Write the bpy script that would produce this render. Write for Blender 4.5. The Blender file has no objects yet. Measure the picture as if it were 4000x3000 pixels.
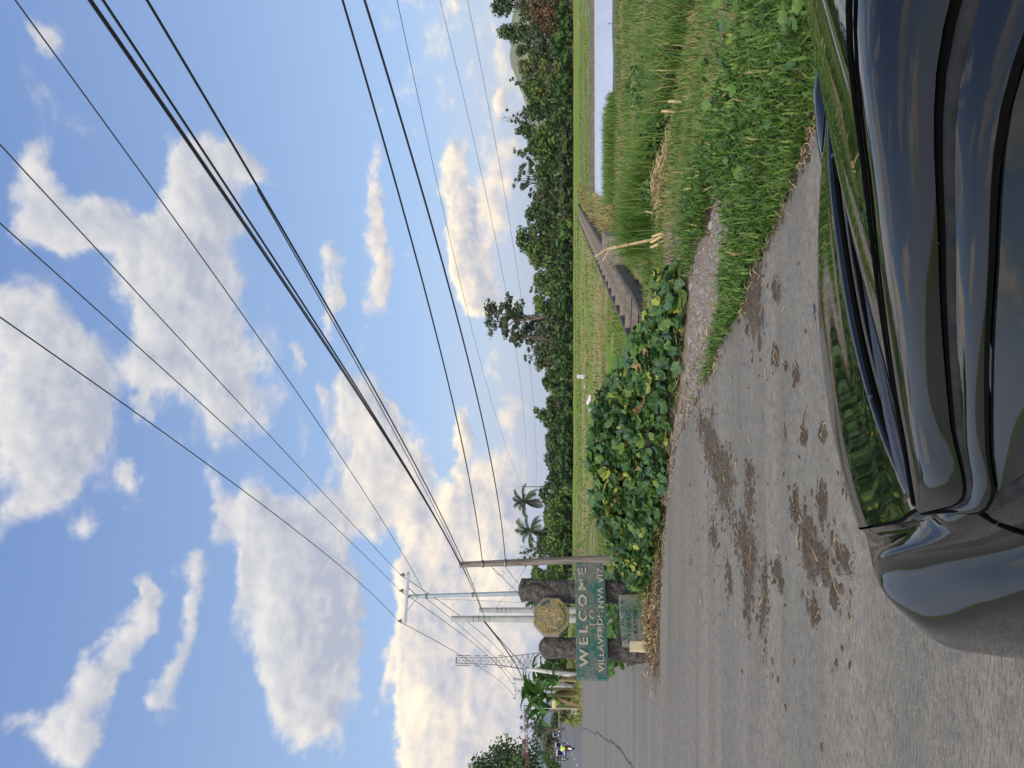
HAZE = 1.1e-4
EXPO = 1.15
import bpy, bmesh, math, random
import numpy as np
from mathutils import Vector, Matrix, Euler
random.seed(11)
R = np.random.default_rng(11)
SC = bpy.context.scene
COL = SC.collection
F, H, PITCH = 2889.0, 1.65, math.radians(3.47)
CP, SP = math.cos(PITCH), math.sin(PITCH)

# ---- measuring the photograph: a pixel of the 4000 x 3000 picture (which lies on its side) gives a bearing
def ray(px, py):
    r = (1500 - py) / F; u = (2000 - px) / F
    return Vector((r, CP - u * SP, SP + u * CP))
def G(px, py, z=0.0):
    d = ray(px, py); k = (z - H) / d.z
    return Vector((d.x * k, d.y * k, z))
def D(px, py, y):
    d = ray(px, py); k = y / d.y
    return Vector((d.x * k, y, H + d.z * k))

# ---- objects
def link(o, parent=None):
    COL.objects.link(o)
    if parent is not None: o.parent = parent
    return o
def tag(o, label=None, cat=None, group=None, kind=None):
    if label: o['label'] = label
    if cat: o['category'] = cat
    if group: o['group'] = group
    if kind: o['kind'] = kind
    return o
def empty(name, loc=(0, 0, 0), rz=0.0):
    o = bpy.data.objects.new(name, None); link(o)
    o.location = loc; o.rotation_euler = (0, 0, rz); o.empty_display_size = .1
    return o
def copy_tree(o, parent=None):
    c = o.copy(); COL.objects.link(c)
    if parent is not None: c.parent = parent
    for ch in [x for x in o.children]: copy_tree(ch, c)
    return c

def np_mesh(name, V, Fc, mats, mi=None, parent=None, smooth=False):
    """V (n,3) float, Fc (m,k) int -> one mesh object"""
    V = np.asarray(V, np.float32).reshape(-1, 3); Fc = np.asarray(Fc, np.int32)
    m, k = Fc.shape
    me = bpy.data.meshes.new(name)
    me.vertices.add(len(V)); me.vertices.foreach_set('co', V.ravel())
    me.loops.add(m * k); me.loops.foreach_set('vertex_index', Fc.ravel())
    me.polygons.add(m)
    me.polygons.foreach_set('loop_start', np.arange(0, m * k, k, dtype=np.int32))
    me.polygons.foreach_set('loop_total', np.full(m, k, np.int32))
    for x in (mats if isinstance(mats, (list, tuple)) else [mats]): me.materials.append(x)
    if mi is not None: me.polygons.foreach_set('material_index', np.asarray(mi, np.int32))
    if smooth: me.polygons.foreach_set('use_smooth', np.ones(m, bool))
    me.update(calc_edges=True); me.validate()
    return link(bpy.data.objects.new(name, me), parent)

class MB:
    """collects shapes and links them as ONE mesh object"""
    def __init__(s): s.v = []; s.f = []; s.m = []; s.sm = []
    def add(s, v, f, m=0, smooth=False):
        b = len(s.v); s.v += [tuple(x) for x in v]
        for q in f: s.f.append([b + i for i in q]); s.m.append(m); s.sm.append(smooth)
        return s
    def box(s, c, d, rot=None, m=0, taper=None):
        hx, hy, hz = d[0] / 2, d[1] / 2, d[2] / 2
        P = [Vector((sx * hx, sy * hy, sz * hz)) for sz in (-1, 1) for sy in (-1, 1) for sx in (-1, 1)]
        if taper:
            for p in P[4:]: p.x *= taper; p.y *= taper
        if rot is not None: P = [rot @ p for p in P]
        P = [p + Vector(c) for p in P]
        return s.add(P, [(0, 2, 3, 1), (4, 5, 7, 6), (0, 1, 5, 4), (2, 6, 7, 3), (0, 4, 6, 2), (1, 3, 7, 5)], m)
    def bar(s, a, b, w, h=None, m=0):
        a, b = Vector(a), Vector(b); d = b - a; h = h or w
        q = d.to_track_quat('Z', 'Y').to_matrix()
        return s.box((a + b) / 2, (w, h, d.length), q, m)
    def tube(s, pts, r, n=8, m=0, caps=True, smooth=True):
        pts = [Vector(p) for p in pts]; k = len(pts)
        rr = r if isinstance(r, (list, tuple)) else [r] * k
        v = []; up = None
        for i, p in enumerate(pts):
            t = (pts[min(i + 1, k - 1)] - pts[max(i - 1, 0)]).normalized()
            if up is None:
                up = Vector((0, 0, 1)) if abs(t.z) < .9 else Vector((1, 0, 0))
            x = t.cross(up).normalized(); y = x.cross(t).normalized(); up = y
            for j in range(n):
                a = 2 * math.pi * j / n
                v.append(p + (x * math.cos(a) + y * math.sin(a)) * rr[i])
        f = []
        for i in range(k - 1):
            for j in range(n):
                j2 = (j + 1) % n
                f.append((i * n + j, i * n + j2, (i + 1) * n + j2, (i + 1) * n + j))
        s.add(v, f, m, smooth)
        if caps: s.add(v[:n], [tuple(range(n))[::-1]], m); s.add(v[-n:], [tuple(range(n))], m)
        return s
    def lathe(s, prof, c=(0, 0, 0), axis=None, n=16, m=0, smooth=True):
        """prof [(r,h)...] round axis through c"""
        q = (Vector(axis).to_track_quat('Z', 'Y').to_matrix() if axis is not None else Matrix.Identity(3))
        v = []
        for (r, h) in prof:
            for j in range(n):
                a = 2 * math.pi * j / n
                v.append(q @ Vector((r * math.cos(a), r * math.sin(a), h)) + Vector(c))
        f = [(i * n + j, i * n + (j + 1) % n, (i + 1) * n + (j + 1) % n, (i + 1) * n + j) for i in range(len(prof) - 1) for j in range(n)]
        return s.add(v, f, m, smooth)
    def prism(s, poly, y0, y1, frame=None, m=0):
        """polygon in local x,z extruded along local y"""
        n = len(poly); v = [Vector((x, y0, z)) for x, z in poly] + [Vector((x, y1, z)) for x, z in poly]
        if frame is not None: v = [frame @ p for p in v]
        f = [tuple(range(n)), tuple(range(n, 2 * n))[::-1]] + [(i, n + i, n + (i + 1) % n, (i + 1) % n) for i in range(n)]
        return s.add(v, f, m)
    def grid(s, rows, m=0, smooth=True, closed=False):
        k = len(rows[0]); v = [p for r in rows for p in r]
        f = []
        for i in range(len(rows) - 1):
            for j in range(k if closed else k - 1):
                j2 = (j + 1) % k
                f.append((i * k + j, i * k + j2, (i + 1) * k + j2, (i + 1) * k + j))
        return s.add(v, f, m, smooth)
    def build(s, name, mats, parent=None, loc=None, recalc=True):
        me = bpy.data.meshes.new(name)
        me.from_pydata([tuple(x) for x in s.v], [], s.f)
        for x in (mats if isinstance(mats, (list, tuple)) else [mats]): me.materials.append(x)
        me.polygons.foreach_set('material_index', s.m)
        me.polygons.foreach_set('use_smooth', s.sm)
        if recalc:
            b = bmesh.new(); b.from_mesh(me); bmesh.ops.recalc_face_normals(b, faces=b.faces); b.to_mesh(me); b.free()
        me.update()
        o = link(bpy.data.objects.new(name, me), parent)
        if loc is not None: o.location = loc
        return o
def mod_bevel(o, w, seg=2):
    m = o.modifiers.new('bevel', 'BEVEL'); m.width = w; m.segments = seg; m.limit_method = 'ANGLE'; return o
def mod_sub(o, n=1):
    m = o.modifiers.new('sub', 'SUBSURF'); m.levels = n; m.render_levels = n; return o

# ---- node helpers
class NT:
    def __init__(s, tree): s.t = tree
    def n(s, typ, ins=None, **at):
        nd = s.t.nodes.new(typ)
        for k, v in at.items(): setattr(nd, k, v)
        for k, v in (ins or {}).items():
            sk = nd.inputs[k]
            if isinstance(v, bpy.types.NodeSocket): s.t.links.new(v, sk)
            else: sk.default_value = v
        return nd
    def math(s, op, a, b=0.0, c=None, clamp=False):
        i = {0: a, 1: b}
        if c is not None: i[2] = c
        return s.n('ShaderNodeMath', i, operation=op, use_clamp=clamp).outputs[0]
    def vmath(s, op, a, b=None):
        i = {0: a}
        if b is not None: i[1] = b
        nd = s.n('ShaderNodeVectorMath', i, operation=op)
        return nd.outputs['Value'] if op in ('LENGTH', 'DOT_PRODUCT') else nd.outputs[0]
    def noise(s, vec, scale, detail=5, rough=.55, dist=0.0, col=False):
        nd = s.n('ShaderNodeTexNoise', {'Vector': vec, 'Scale': scale, 'Detail': detail, 'Roughness': rough, 'Distortion': dist})
        return nd.outputs['Color' if col else 'Fac']
    def ramp(s, fac, lo, hi, a=0.0, b=1.0, smooth=True):
        return s.n('ShaderNodeMapRange', {0: fac, 1: lo, 2: hi, 3: a, 4: b}, interpolation_type='SMOOTHSTEP' if smooth else 'LINEAR').outputs[0]
    def mix(s, fac, a, b, mode='MIX'):
        def c4(v): return v if isinstance(v, bpy.types.NodeSocket) else (tuple(v) + (1,) if len(v) == 3 else v)
        nd = s.n('ShaderNodeMix', data_type='RGBA', blend_type=mode)
        for k, v in ((0, fac), (6, c4(a)), (7, c4(b))):
            if isinstance(v, bpy.types.NodeSocket): s.t.links.new(v, nd.inputs[k])
            else: nd.inputs[k].default_value = v
        return nd.outputs[2]
    def mapping(s, vec, loc=(0, 0, 0), rot=(0, 0, 0), scale=(1, 1, 1), typ='POINT'):
        return s.n('ShaderNodeMapping', {'Vector': vec, 'Location': loc, 'Rotation': rot, 'Scale': scale}, vector_type=typ).outputs[0]
def newmat(name):
    m = bpy.data.materials.new(name); m.use_nodes = True
    m.node_tree.nodes.clear()
    nt = NT(m.node_tree)
    p = nt.n('ShaderNodeBsdfPrincipled'); o = nt.n('ShaderNodeOutputMaterial', {'Surface': p.outputs[0]})
    return m, nt, p, o
def setin(nt, p, k, v):
    if isinstance(v, bpy.types.NodeSocket): nt.t.links.new(v, p.inputs[k])
    else: p.inputs[k].default_value = v
def pm(name, c1, c2=None, scale=4.0, rough=.6, metal=0.0, bump=0.0, bscale=None, coat=0.0, stretch=(1, 1, 1), c3=None, scale3=30.0, lo=.35, hi=.65, lo3=.55, hi3=.7, transl=0.0, spec=None, bdist=.02):
    """noise-mixed procedural paint/stone/leaf material in object space"""
    m, nt, p, o = newmat(name)
    tc = nt.n('ShaderNodeTexCoord').outputs['Object']
    v = nt.mapping(tc, scale=stretch) if stretch != (1, 1, 1) else tc
    col = tuple(c1) + (1,)
    if c2 is not None: col = nt.mix(nt.ramp(nt.noise(v, scale), lo, hi), c1, c2)
    if c3 is not None: col = nt.mix(nt.ramp(nt.noise(v, scale3, 4), lo3, hi3), col, c3)
    setin(nt, p, 'Base Color', col); setin(nt, p, 'Roughness', rough); setin(nt, p, 'Metallic', metal)
    if coat: setin(nt, p, 'Coat Weight', coat); setin(nt, p, 'Coat Roughness', .03)
    if spec is not None: setin(nt, p, 'Specular IOR Level', spec)
    if bump:
        b = nt.n('ShaderNodeBump', {'Height': nt.noise(v, bscale or scale * 3, 6), 'Strength': bump, 'Distance': bdist})
        setin(nt, p, 'Normal', b.outputs[0])
    if transl:
        tr = nt.n('ShaderNodeBsdfTranslucent')
        if isinstance(col, bpy.types.NodeSocket): nt.t.links.new(nt.mix(1.0, col, (1.0, 1.05, .55), 'MULTIPLY'), tr.inputs[0])
        else: tr.inputs[0].default_value = col
        mx = nt.n('ShaderNodeMixShader', {0: transl, 1: p.outputs[0], 2: tr.outputs[0]})
        nt.t.links.new(mx.outputs[0], o.inputs[0])
    return m

# ---- camera: the phone was held upright, so the picture lies on its side (up in the world is left in the picture)
cam = bpy.data.cameras.new('camera'); co = link(bpy.data.objects.new('camera', cam))
cam.sensor_fit = 'HORIZONTAL'; cam.sensor_width = 36; cam.lens = 36 * F / 4000
cam.clip_start = .05; cam.clip_end = 20000
fw, up, rt = Vector((0, CP, SP)), Vector((0, -SP, CP)), Vector((1, 0, 0))
Mx = Matrix((-up, rt, -fw)).transposed().to_4x4(); Mx.translation = (0, 0, H)
co.matrix_world = Mx; SC.camera = co
SC.view_settings.view_transform = 'Standard'; SC.view_settings.look = 'None'
SC.view_settings.exposure = EXPO; SC.view_settings.gamma = 1.0
SC.cycles.max_bounces = 8; SC.cycles.transparent_max_bounces = 12
SC.cycles.diffuse_bounces = 3; SC.cycles.glossy_bounces = 3; SC.cycles.transmission_bounces = 4
SKY_K, BACK_K = .46, .75
SKY_TINT, SKY_LOW, SKY_HIGH, SUN_E = (.98, 1.0, 1.10), (5.4, 7.5, 10.6), (1.9, 3.5, 8.0), 1.25
# ---- daylight: Nishita sky with procedural evening clouds, one soft sun
SUN_EL, SUN_AZ = math.radians(38), math.radians(205)      # low and behind the camera, screened by cloud
w = bpy.data.worlds.new('World'); SC.world = w; w.use_nodes = True
w.node_tree.nodes.clear(); nt = NT(w.node_tree)
sky = nt.n('ShaderNodeTexSky', sky_type='NISHITA', sun_disc=False, sun_elevation=SUN_EL, sun_rotation=SUN_AZ, altitude=200, air_density=1.0, dust_density=.6, ozone_density=1.6)
dirv = nt.n('ShaderNodeTexCoord').outputs['Generated']
sep = nt.n('ShaderNodeSeparateXYZ', {0: dirv})
az = nt.math('ARCTAN2', sep.outputs[0], sep.outputs[1]); el = nt.math('ARCSINE', sep.outputs[2])
pos = nt.n('ShaderNodeCombineXYZ', {0: az, 1: el}).outputs[0]
wn = nt.noise(dirv, 5.5, 5, .6, col=True)
wv = nt.vmath('MULTIPLY', nt.vmath('SUBTRACT', wn, (.5, .5, .5)), (.16, .13, 0))
pos = nt.vmath('ADD', pos, wv)
def azel(ox, oy):
    d = ray(ox * 1.8083, oy * 1.8083).normalized()
    return math.atan2(d.x, d.y), math.asin(d.z)
# (across-sky position in the half-size photo, radii along height and along width, weight)
BLOBS = [
 (130,85,42,45,1.0),(105,205,45,60,.35),(45,330,60,70,.8),(30,430,60,60,1.0),(110,490,75,55,1.),(185,470,75,60,1.),(265,520,80,65,1.),
 (330,600,80,90,1.1),(400,560,75,100,1.1),(425,440,75,70,1.1),(395,350,45,50,.95),(480,330,60,45,.9),(545,320,40,45,.75),(585,365,25,35,.55),
 (360,720,50,85,.8),(435,740,55,100,1.),(500,850,38,75,.9),(330,790,35,45,.6),
 (70,660,80,70,.95),(110,800,110,110,1.15),(70,920,120,120,1.2),(100,1040,55,70,1.),(200,800,60,80,.75),(20,1130,50,80,.6),(165,265,30,35,.45),
 (290,1030,28,50,.75),(180,1140,34,42,.6),(300,1290,18,42,.7),(125,1180,25,40,.35),(330,880,18,40,.5),
 (225,1440,50,55,1.0),(190,1545,62,80,1.1),(190,1640,60,50,1.),(275,1370,38,55,.9),(310,1330,30,45,.7),(410,1260,36,45,.85),(395,1400,30,55,.7),(375,1480,36,60,.7),(340,1510,30,55,.5),(410,1340,22,45,.6),(80,1580,36,28,.55),
 (480,1130,30,60,.9),(470,1060,25,45,.6),(540,1090,42,60,1.),(560,1150,50,70,1.),(590,1180,45,60,1.),(530,1250,32,60,.8),(540,1330,36,60,.75),
 (640,1100,60,70,1.1),(640,1220,75,90,1.2),(670,1340,90,95,1.3),(680,1460,95,95,1.3),(680,1580,90,95,1.3),(720,1220,60,110,1.),(720,1080,45,90,.9),(740,1330,45,100,.9),
 (660,770,14,40,.7),(730,700,14,45,.45),(690,570,18,40,.7),(715,640,16,60,.8),(795,430,20,75,.75),(800,560,32,90,.85),(815,680,28,80,.75),(700,870,18,50,.6),(655,960,20,60,.55),(720,930,16,50,.6),
 (765,880,28,60,.95),(800,900,45,80,.95),(840,960,50,90,.95),(800,990,55,80,1.),(840,1080,60,70,1.),(790,1090,50,70,.9),
 (900,1040,50,80,1.),(920,1150,55,90,1.1),(890,1290,42,70,1.35),(890,1390,45,70,1.5),(900,1500,40,70,1.2),(920,1580,55,80,1.4),(930,1440,50,90,1.3),(960,1300,60,120,1.1),(990,1450,70,150,1.2),(1000,1600,80,110,1.2),
 (980,420,30,75,1.2),(1000,500,32,60,1.4),(1020,570,34,50,1.5),(1040,620,34,45,1.2),(1070,420,40,70,.9),(1070,560,45,80,.8),
 (985,935,26,42,1.2),(1005,985,24,40,1.),(1075,800,26,34,1.),(1105,900,34,48,1.),(1095,650,60,60,.6),(1045,1090,60,90,.7),(1090,1050,50,100,.6),(1080,1220,60,120,.95),(1100,1400,80,150,1.),(1110,1580,60,120,1.),(830,1480,14,80,.65),(1000,1150,40,90,.8),
 (1095,210,18,28,.8),(1110,330,26,30,.6)]
# the sky behind the camera and to the sides has clouds of the same kind
for a, e, ra, re, k in [(-.80,.17,.16,.08,1.3),(-1.02,.26,.18,.07,1.2),(-1.15,.13,.14,.06,1.2),(-.72,.36,.2,.05,.9),(-1.2,.35,.3,.12,1.),(-1.7,.6,.3,.2,1.1),(1.1,.3,.25,.1,1.),(1.6,.5,.35,.2,1.),(2.3,.4,.4,.15,1.1),(-2.4,.7,.5,.25,1.1),(2.9,.25,.5,.12,1.1),(-2.9,.3,.3,.1,1.),(.9,.95,.4,.15,.9),(-1.0,1.1,.5,.15,1.)]:
    BLOBS.append((a, e, ra, re, k, 1))
acc = accy = None
for k_, b in enumerate(BLOBS):
    if len(b) == 6: a, e, ra, re, k = b[:5]
    else:
        ox, oy, rx, ry, k = b
        a, e = azel(ox, oy)
        a0, e0 = azel(ox - rx, oy); a1, e1 = azel(ox, oy - ry)
        if ox < 560 and oy < 1000: rx *= 1.12; ry *= 1.12; k *= 1.08; a0, e0 = azel(ox - rx, oy); a1, e1 = azel(ox, oy - ry)
        re = max(abs(e0 - e), .008) * 1.82; ra = max(abs(a1 - a), .008) * 1.82
    if k_ % 8 == 7:                                       # keeps the evaluation in sequence (small shader stack)
        pos = nt.n('ShaderNodeVectorMath', {0: acc, 1: (1e-7, 1e-7, 0), 2: pos}, operation='MULTIPLY_ADD').outputs[0]
    q = nt.n('ShaderNodeVectorMath', {0: pos, 1: (1 / ra, 1 / re, 0), 2: (-a / ra, -e / re, 0)}, operation='MULTIPLY_ADD').outputs[0]
    g = nt.ramp(nt.vmath('LENGTH', q), 0.0, 1.0, k, 0.0)
    acc = g if acc is None else nt.math('ADD', acc, g)
    gy = nt.math('MULTIPLY', nt.vmath('DOT_PRODUCT', q, (-.25, 1, 0)), g)
    accy = gy if accy is None else nt.math('ADD', accy, gy)
acc = nt.math('ADD', acc, nt.ramp(nt.noise(dirv, 3.6, 3, .55), .44, .72, 0.0, .56))      # thin broken cloud in between
acc = nt.math('MINIMUM', acc, 1.5)
elw = nt.ramp(el, .02, .75)                               # finer billows low over the horizon
fl = nt.vmath('MULTIPLY', dirv, (1.0, 1.0, 1.5))
n1 = nt.noise(fl, 7.0, 8, .62, .35)
n2 = nt.noise(fl, 24.0, 7, .6, .1)
nn = nt.mix(nt.math('MULTIPLY_ADD', elw, .45, .3), n2, n1)
nsum = nt.math('ADD', nt.math('MULTIPLY', nt.math('SUBTRACT', nn, .5), 2.7), acc)
dens = nt.ramp(nsum, .38, 1.10)
# billow shading: compare the cloud noise a little toward the light
off = nt.vmath('ADD', fl, (-.018, -.006, .03))
n1b = nt.noise(off, 7.0, 4, .58, .35); n2b = nt.noise(nt.vmath('ADD', fl, (-.008, 0, .014)), 24.0, 5, .6, .1)
rel = nt.math('ADD', nt.math('MULTIPLY', nt.math('SUBTRACT', n1, n1b), 1.5), nt.math('MULTIPLY', nt.math('SUBTRACT', n2, n2b), 1.5))
core = nt.ramp(nsum, .75, 2.0)
tops = nt.math('DIVIDE', accy, nt.math('MAXIMUM', acc, .25))     # sunlit tops, greyer bases
lit = nt.math('ADD', nt.math('ADD', nt.math('MULTIPLY_ADD', core, -.30, .56), nt.math('MULTIPLY', tops, .85)), rel, clamp=True)
low = nt.ramp(el, .36, .10)
shade_hi, light_hi = (4.7, 5.0, 5.9), (8.6, 8.3, 8.0)
shade_lo, light_lo = (5.2, 5.4, 6.3), (14.5, 11.9, 8.2)
cl = nt.mix(lit, nt.mix(low, shade_hi, shade_lo), nt.mix(low, light_hi, light_lo))
blue = nt.mix(1.0, sky.outputs[0], SKY_TINT, 'MULTIPLY')
base = nt.mix(nt.ramp(el, 0.0, .95), SKY_LOW, SKY_HIGH)
blue = nt.mix(.55, blue, base)
hz = nt.ramp(el, .22, .0)
blue = nt.mix(nt.math('MULTIPLY', hz, .65), blue, (6.6, 6.3, 6.6))
grd = nt.ramp(el, -.01, -.06)
out = nt.mix(nt.math('MULTIPLY', dens, .96), blue, cl)
out = nt.mix(grd, out, (1.2, 1.3, .9))
back = nt.ramp(sep.outputs[1], .15, -.45)                   # added unseen bright warm sky behind the camera, fill light for the ground
gain = nt.math('MULTIPLY_ADD', back, BACK_K, SKY_K)
out = nt.mix(nt.math('MULTIPLY', back, .55), out, (8.2, 7.4, 6.4))
out = nt.vmath('MULTIPLY', out, nt.n('ShaderNodeCombineXYZ', {0: gain, 1: gain, 2: gain}).outputs[0])
bg = nt.n('ShaderNodeBackground', {0: out, 1: .1})
nt.n('ShaderNodeOutputWorld', {0: bg.outputs[0]})
w.cycles.sampling_method = 'MANUAL'; w.cycles.sample_map_resolution = 512
sl = bpy.data.lights.new('sun', 'SUN'); so = link(bpy.data.objects.new('sun', sl))
sl.energy = SUN_E; sl.angle = math.radians(24); sl.color = (1.0, .9, .76)
sd = Vector((math.sin(SUN_AZ) * math.cos(SUN_EL), math.cos(SUN_AZ) * math.cos(SUN_EL), math.sin(SUN_EL)))
so.rotation_euler = sd.to_track_quat('Z', 'Y').to_euler(); so.location = sd * 60
# ---- the lie of the land: a road embankment, a field 0.75 m lower, a pond, an irrigation ditch
def zroad(y): return np.clip((np.asarray(y, float) - 110) * .017, 0, 6)
NEAR = [G(*p) for p in [(3200,430),(3160,565),(3136,613),(3064,776),(3010,903),(2956,1023),(2901,1162),(2840,1300),(2789,1430),(2732,1539),(2681,1626),(2630,1734),(2605,1951),(2590,2200),(2574,2420)]]
NEAR = [(p.x, p.y) for p in NEAR]
def wob(p, q, n, a):
    o = []
    for i in range(n):
        t = i / n; o.append((p[0] + (q[0] - p[0]) * t + R.normal() * a, p[1] + (q[1] - p[1]) * t + R.normal() * a))
    return o
ROADP = [(60.0, -120.0), (12.0, -16.0), (4.2, -1.0), (2.3, 3.6)]
for a, b in zip(NEAR[:-1], NEAR[1:]): ROADP += wob(a, b, 5, .035)
FARE = [(-3.9, 12.6), (-3.7, 14.2), (-6.0, 20), (-9.5, 30), (-13, 42), (-15.5, 47.6), (-22.0, 48.0), (-27.0, 58.6), (-32.5, 70), (-44.1, 96.1), (-62, 135), (-88, 193), (-140, 305), (-260, 560), (-560, 1200)]
ROADP += FARE
LEFT = [(-580, 1200), (-275, 560), (-152, 305), (-99.5, 193), (-73.5, 135), (-57, 96), (-50, 60), (-40, 30), (-28, 0), (-20, -30), (-5, -120)]
ROADP += LEFT
RP = np.array(ROADP, float)
def in_poly(P, poly):
    x, y = P[:, 0], P[:, 1]; ins = np.zeros(len(P), bool); j = len(poly) - 1
    for i in range(len(poly)):
        xi, yi = poly[i]; xj, yj = poly[j]
        c = ((yi > y) != (yj > y)) & (x < (xj - xi) * (y - yi) / (yj - yi + 1e-12) + xi)
        ins ^= c; j = i
    return ins
def dist_poly(P, poly, closed=True):
    d = np.full(len(P), 1e9); n = len(poly)
    for i in range(n if closed else n - 1):
        a = np.array(poly[i]); b = np.array(poly[(i + 1) % n]); ab = b - a
        t = np.clip(((P - a) @ ab) / (ab @ ab + 1e-12), 0, 1)
        d = np.minimum(d, np.hypot(*(P - a - t[:, None] * ab).T))
    return d
def road_d(P):
    P = np.asarray(P, float); d = dist_poly(P, RP); return np.where(in_poly(P, RP), -d, d)
def S(x, a, b):
    t = np.clip((x - a) / (b - a), 0, 1); return t * t * (3 - 2 * t)
def vnoise(P, sc, seed=0):
    """cheap smooth value noise"""
    P = np.asarray(P) * sc + seed * 17.13
    i = np.floor(P).astype(int); f = P - i; f = f * f * (3 - 2 * f)
    def h(a, b):
        n = (a * 374761393 + b * 668265263 + seed * 974711) & 0xffffffff
        n = ((n ^ (n >> 13)) * 1274126177) & 0xffffffff
        return (n & 0xffff) / 65535.0
    a = h(i[:, 0], i[:, 1]); b = h(i[:, 0] + 1, i[:, 1]); c = h(i[:, 0], i[:, 1] + 1); d = h(i[:, 0] + 1, i[:, 1] + 1)
    return (a * (1 - f[:, 0]) + b * f[:, 0]) * (1 - f[:, 1]) + (c * (1 - f[:, 0]) + d * f[:, 0]) * f[:, 1]
POND = [(9.2, 36.5), (12.0, 35.0), (14, 34.2), (17.7, 34.0), (24, 34.3), (60, 36), (60, 55), (27, 53.4), (18.3, 53.2), (13.4, 52), (10.4, 43)]
CAN_A, CAN_B = np.array([1.05, 18.3]), np.array([17.2, 74.0])    # centre line of the ditch
CAN_U = (CAN_B - CAN_A) / np.linalg.norm(CAN_B - CAN_A); CAN_N = np.array([CAN_U[1], -CAN_U[0]])
CAN_Z, CAN_W = -.42, 1.35
def height(P):
    P = np.asarray(P, float); d = road_d(P)
    zr = zroad(P[:, 1])
    z = zr - .03 - .72 * S(d, 3.2, 8.5)
    verge = (P[:, 0] < -14) & (P[:, 1] > 44) & (P[:, 1] < 130)
    z = np.where(verge, zr - .03 + .28 * S(d, .3, 2.0) - .9 * S(d, 9, 20), z)
    z += (vnoise(P, .45, 3) - .5) * .10 * S(d, 1.5, 5) + (vnoise(P, 1.6, 5) - .5) * .05 * S(d, .6, 2.5)
    far = np.hypot(P[:, 0], P[:, 1])
    z = np.where(far > 400, np.minimum(z, -.75), z) - S(far, 1500, 6000) * 30
    dp = dist_poly(P, POND); ip = in_poly(P, POND)
    z = z - .26 * S(dp, 7, .5) * (~ip)
    z = np.where(ip, z - S(dp, 0, .8) * .9 - .25, z - .25 * S(dp, 1.5, 0))
    q = P - CAN_A; a = q @ CAN_U; o = np.abs(q @ CAN_N)
    L = np.linalg.norm(CAN_B - CAN_A)
    z = np.where((a > -3) & (a < L) & (o < CAN_W / 2 + .1), -1.5, z)
    return z
def hz(x, y): return float(height(np.array([[x, y]]))[0])
# terrain sheet: rings around the viewpoint
rings = np.concatenate([np.linspace(.6, 4, 18), np.geomspace(4.15, 40, 110), np.geomspace(41, 130, 60), np.geomspace(135, 4900, 40)])
NA = 300
sect = np.concatenate([np.linspace(-40, 40, 220, endpoint=False), np.linspace(40, 320, 80, endpoint=False)]) * math.pi / 180
RR, AA = np.meshgrid(rings, sect, indexing='ij')
P2 = np.stack([RR * np.sin(AA), RR * np.cos(AA)], -1).reshape(-1, 2)
Z = height(P2); V = np.column_stack([P2, Z])
ii, jj = np.meshgrid(np.arange(len(rings) - 1), np.arange(NA), indexing='ij')
j2 = (jj + 1) % NA
Fq = np.stack([ii * NA + jj, (ii + 1) * NA + jj, (ii + 1) * NA + j2, ii * NA + j2], -1).reshape(-1, 4)

def ground_mat():
    m, nt, p, o = newmat('earth and short grass')
    tc = nt.n('ShaderNodeTexCoord').outputs['Object']
    st = nt.mapping(tc, scale=(.35, 1.3, 1))
    n1 = nt.noise(st, .55, 6, .6); n2 = nt.noise(tc, 3.0, 5, .6); n3 = nt.noise(nt.mapping(tc, scale=(3, 12, 1)), 6, 4, .7)
    g = nt.mix(nt.ramp(n2, .35, .65), (.075, .125, .022), (.13, .19, .035))
    s = nt.mix(nt.ramp(n3, .3, .7), (.30, .235, .115), (.20, .165, .07))
    c = nt.mix(nt.ramp(n1, .42, .60), g, s)
    c = nt.mix(nt.ramp(nt.noise(tc, .9, 5, .6), .62, .8), c, (.12, .09, .05))
    setin(nt, p, 'Base Color', c); setin(nt, p, 'Roughness', .95); setin(nt, p, 'Specular IOR Level', .15)
    setin(nt, p, 'Normal', nt.n('ShaderNodeBump', {'Height': nt.noise(tc, 14, 6, .7), 'Strength': .6, 'Distance': .05}).outputs[0])
    return m
def field_mat():
    m, nt, p, o = newmat('rice stubble')
    tc = nt.n('ShaderNodeTexCoord').outputs['Object']
    st = nt.mapping(tc, rot=(0, 0, .12), scale=(.22, 1.0, 1))
    n1 = nt.noise(st, .33, 6, .62, .6); n2 = nt.noise(tc, .25, 4, .6); n3 = nt.noise(nt.mapping(tc, scale=(1, 3.5, 1)), 3.0, 6, .75)
    n4 = nt.noise(nt.mapping(tc, scale=(.6, 1.4, 1)), 1.3, 4, .6)
    g = nt.mix(nt.ramp(n3, .3, .7), (.095, .175, .018), (.185, .29, .035))
    s = nt.mix(nt.ramp(n3, .32, .68), (.40, .315, .165), (.24, .20, .085))
    s = nt.mix(nt.ramp(n4, .45, .62), s, (.19, .22, .055))
    sep = nt.n('ShaderNodeSeparateXYZ', {0: tc})
    band = nt.math('MULTIPLY', nt.ramp(sep.outputs[1], 30, 44), nt.ramp(sep.outputs[1], 88, 70))   # the mown strip out in the field
    f = nt.math('ADD', nt.math('ADD', nt.math('MULTIPLY', n1, .7), nt.math('MULTIPLY', n2, .3)), nt.math('MULTIPLY_ADD', band, .085, -.03))
    c = nt.mix(nt.ramp(f, .475, .56), g, s)
    c = nt.mix(nt.math('MULTIPLY', nt.ramp(sep.outputs[1], 90, 104), .8), c, nt.mix(nt.ramp(n3, .3, .7), (.17, .21, .04), (.24, .25, .07)))
    setin(nt, p, 'Base Color', c); setin(nt, p, 'Roughness', .95); setin(nt, p, 'Specular IOR Level', .1)
    setin(nt, p, 'Normal', nt.n('ShaderNodeBump', {'Height': n3, 'Strength': .8, 'Distance': .12}).outputs[0])
    return m
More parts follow.
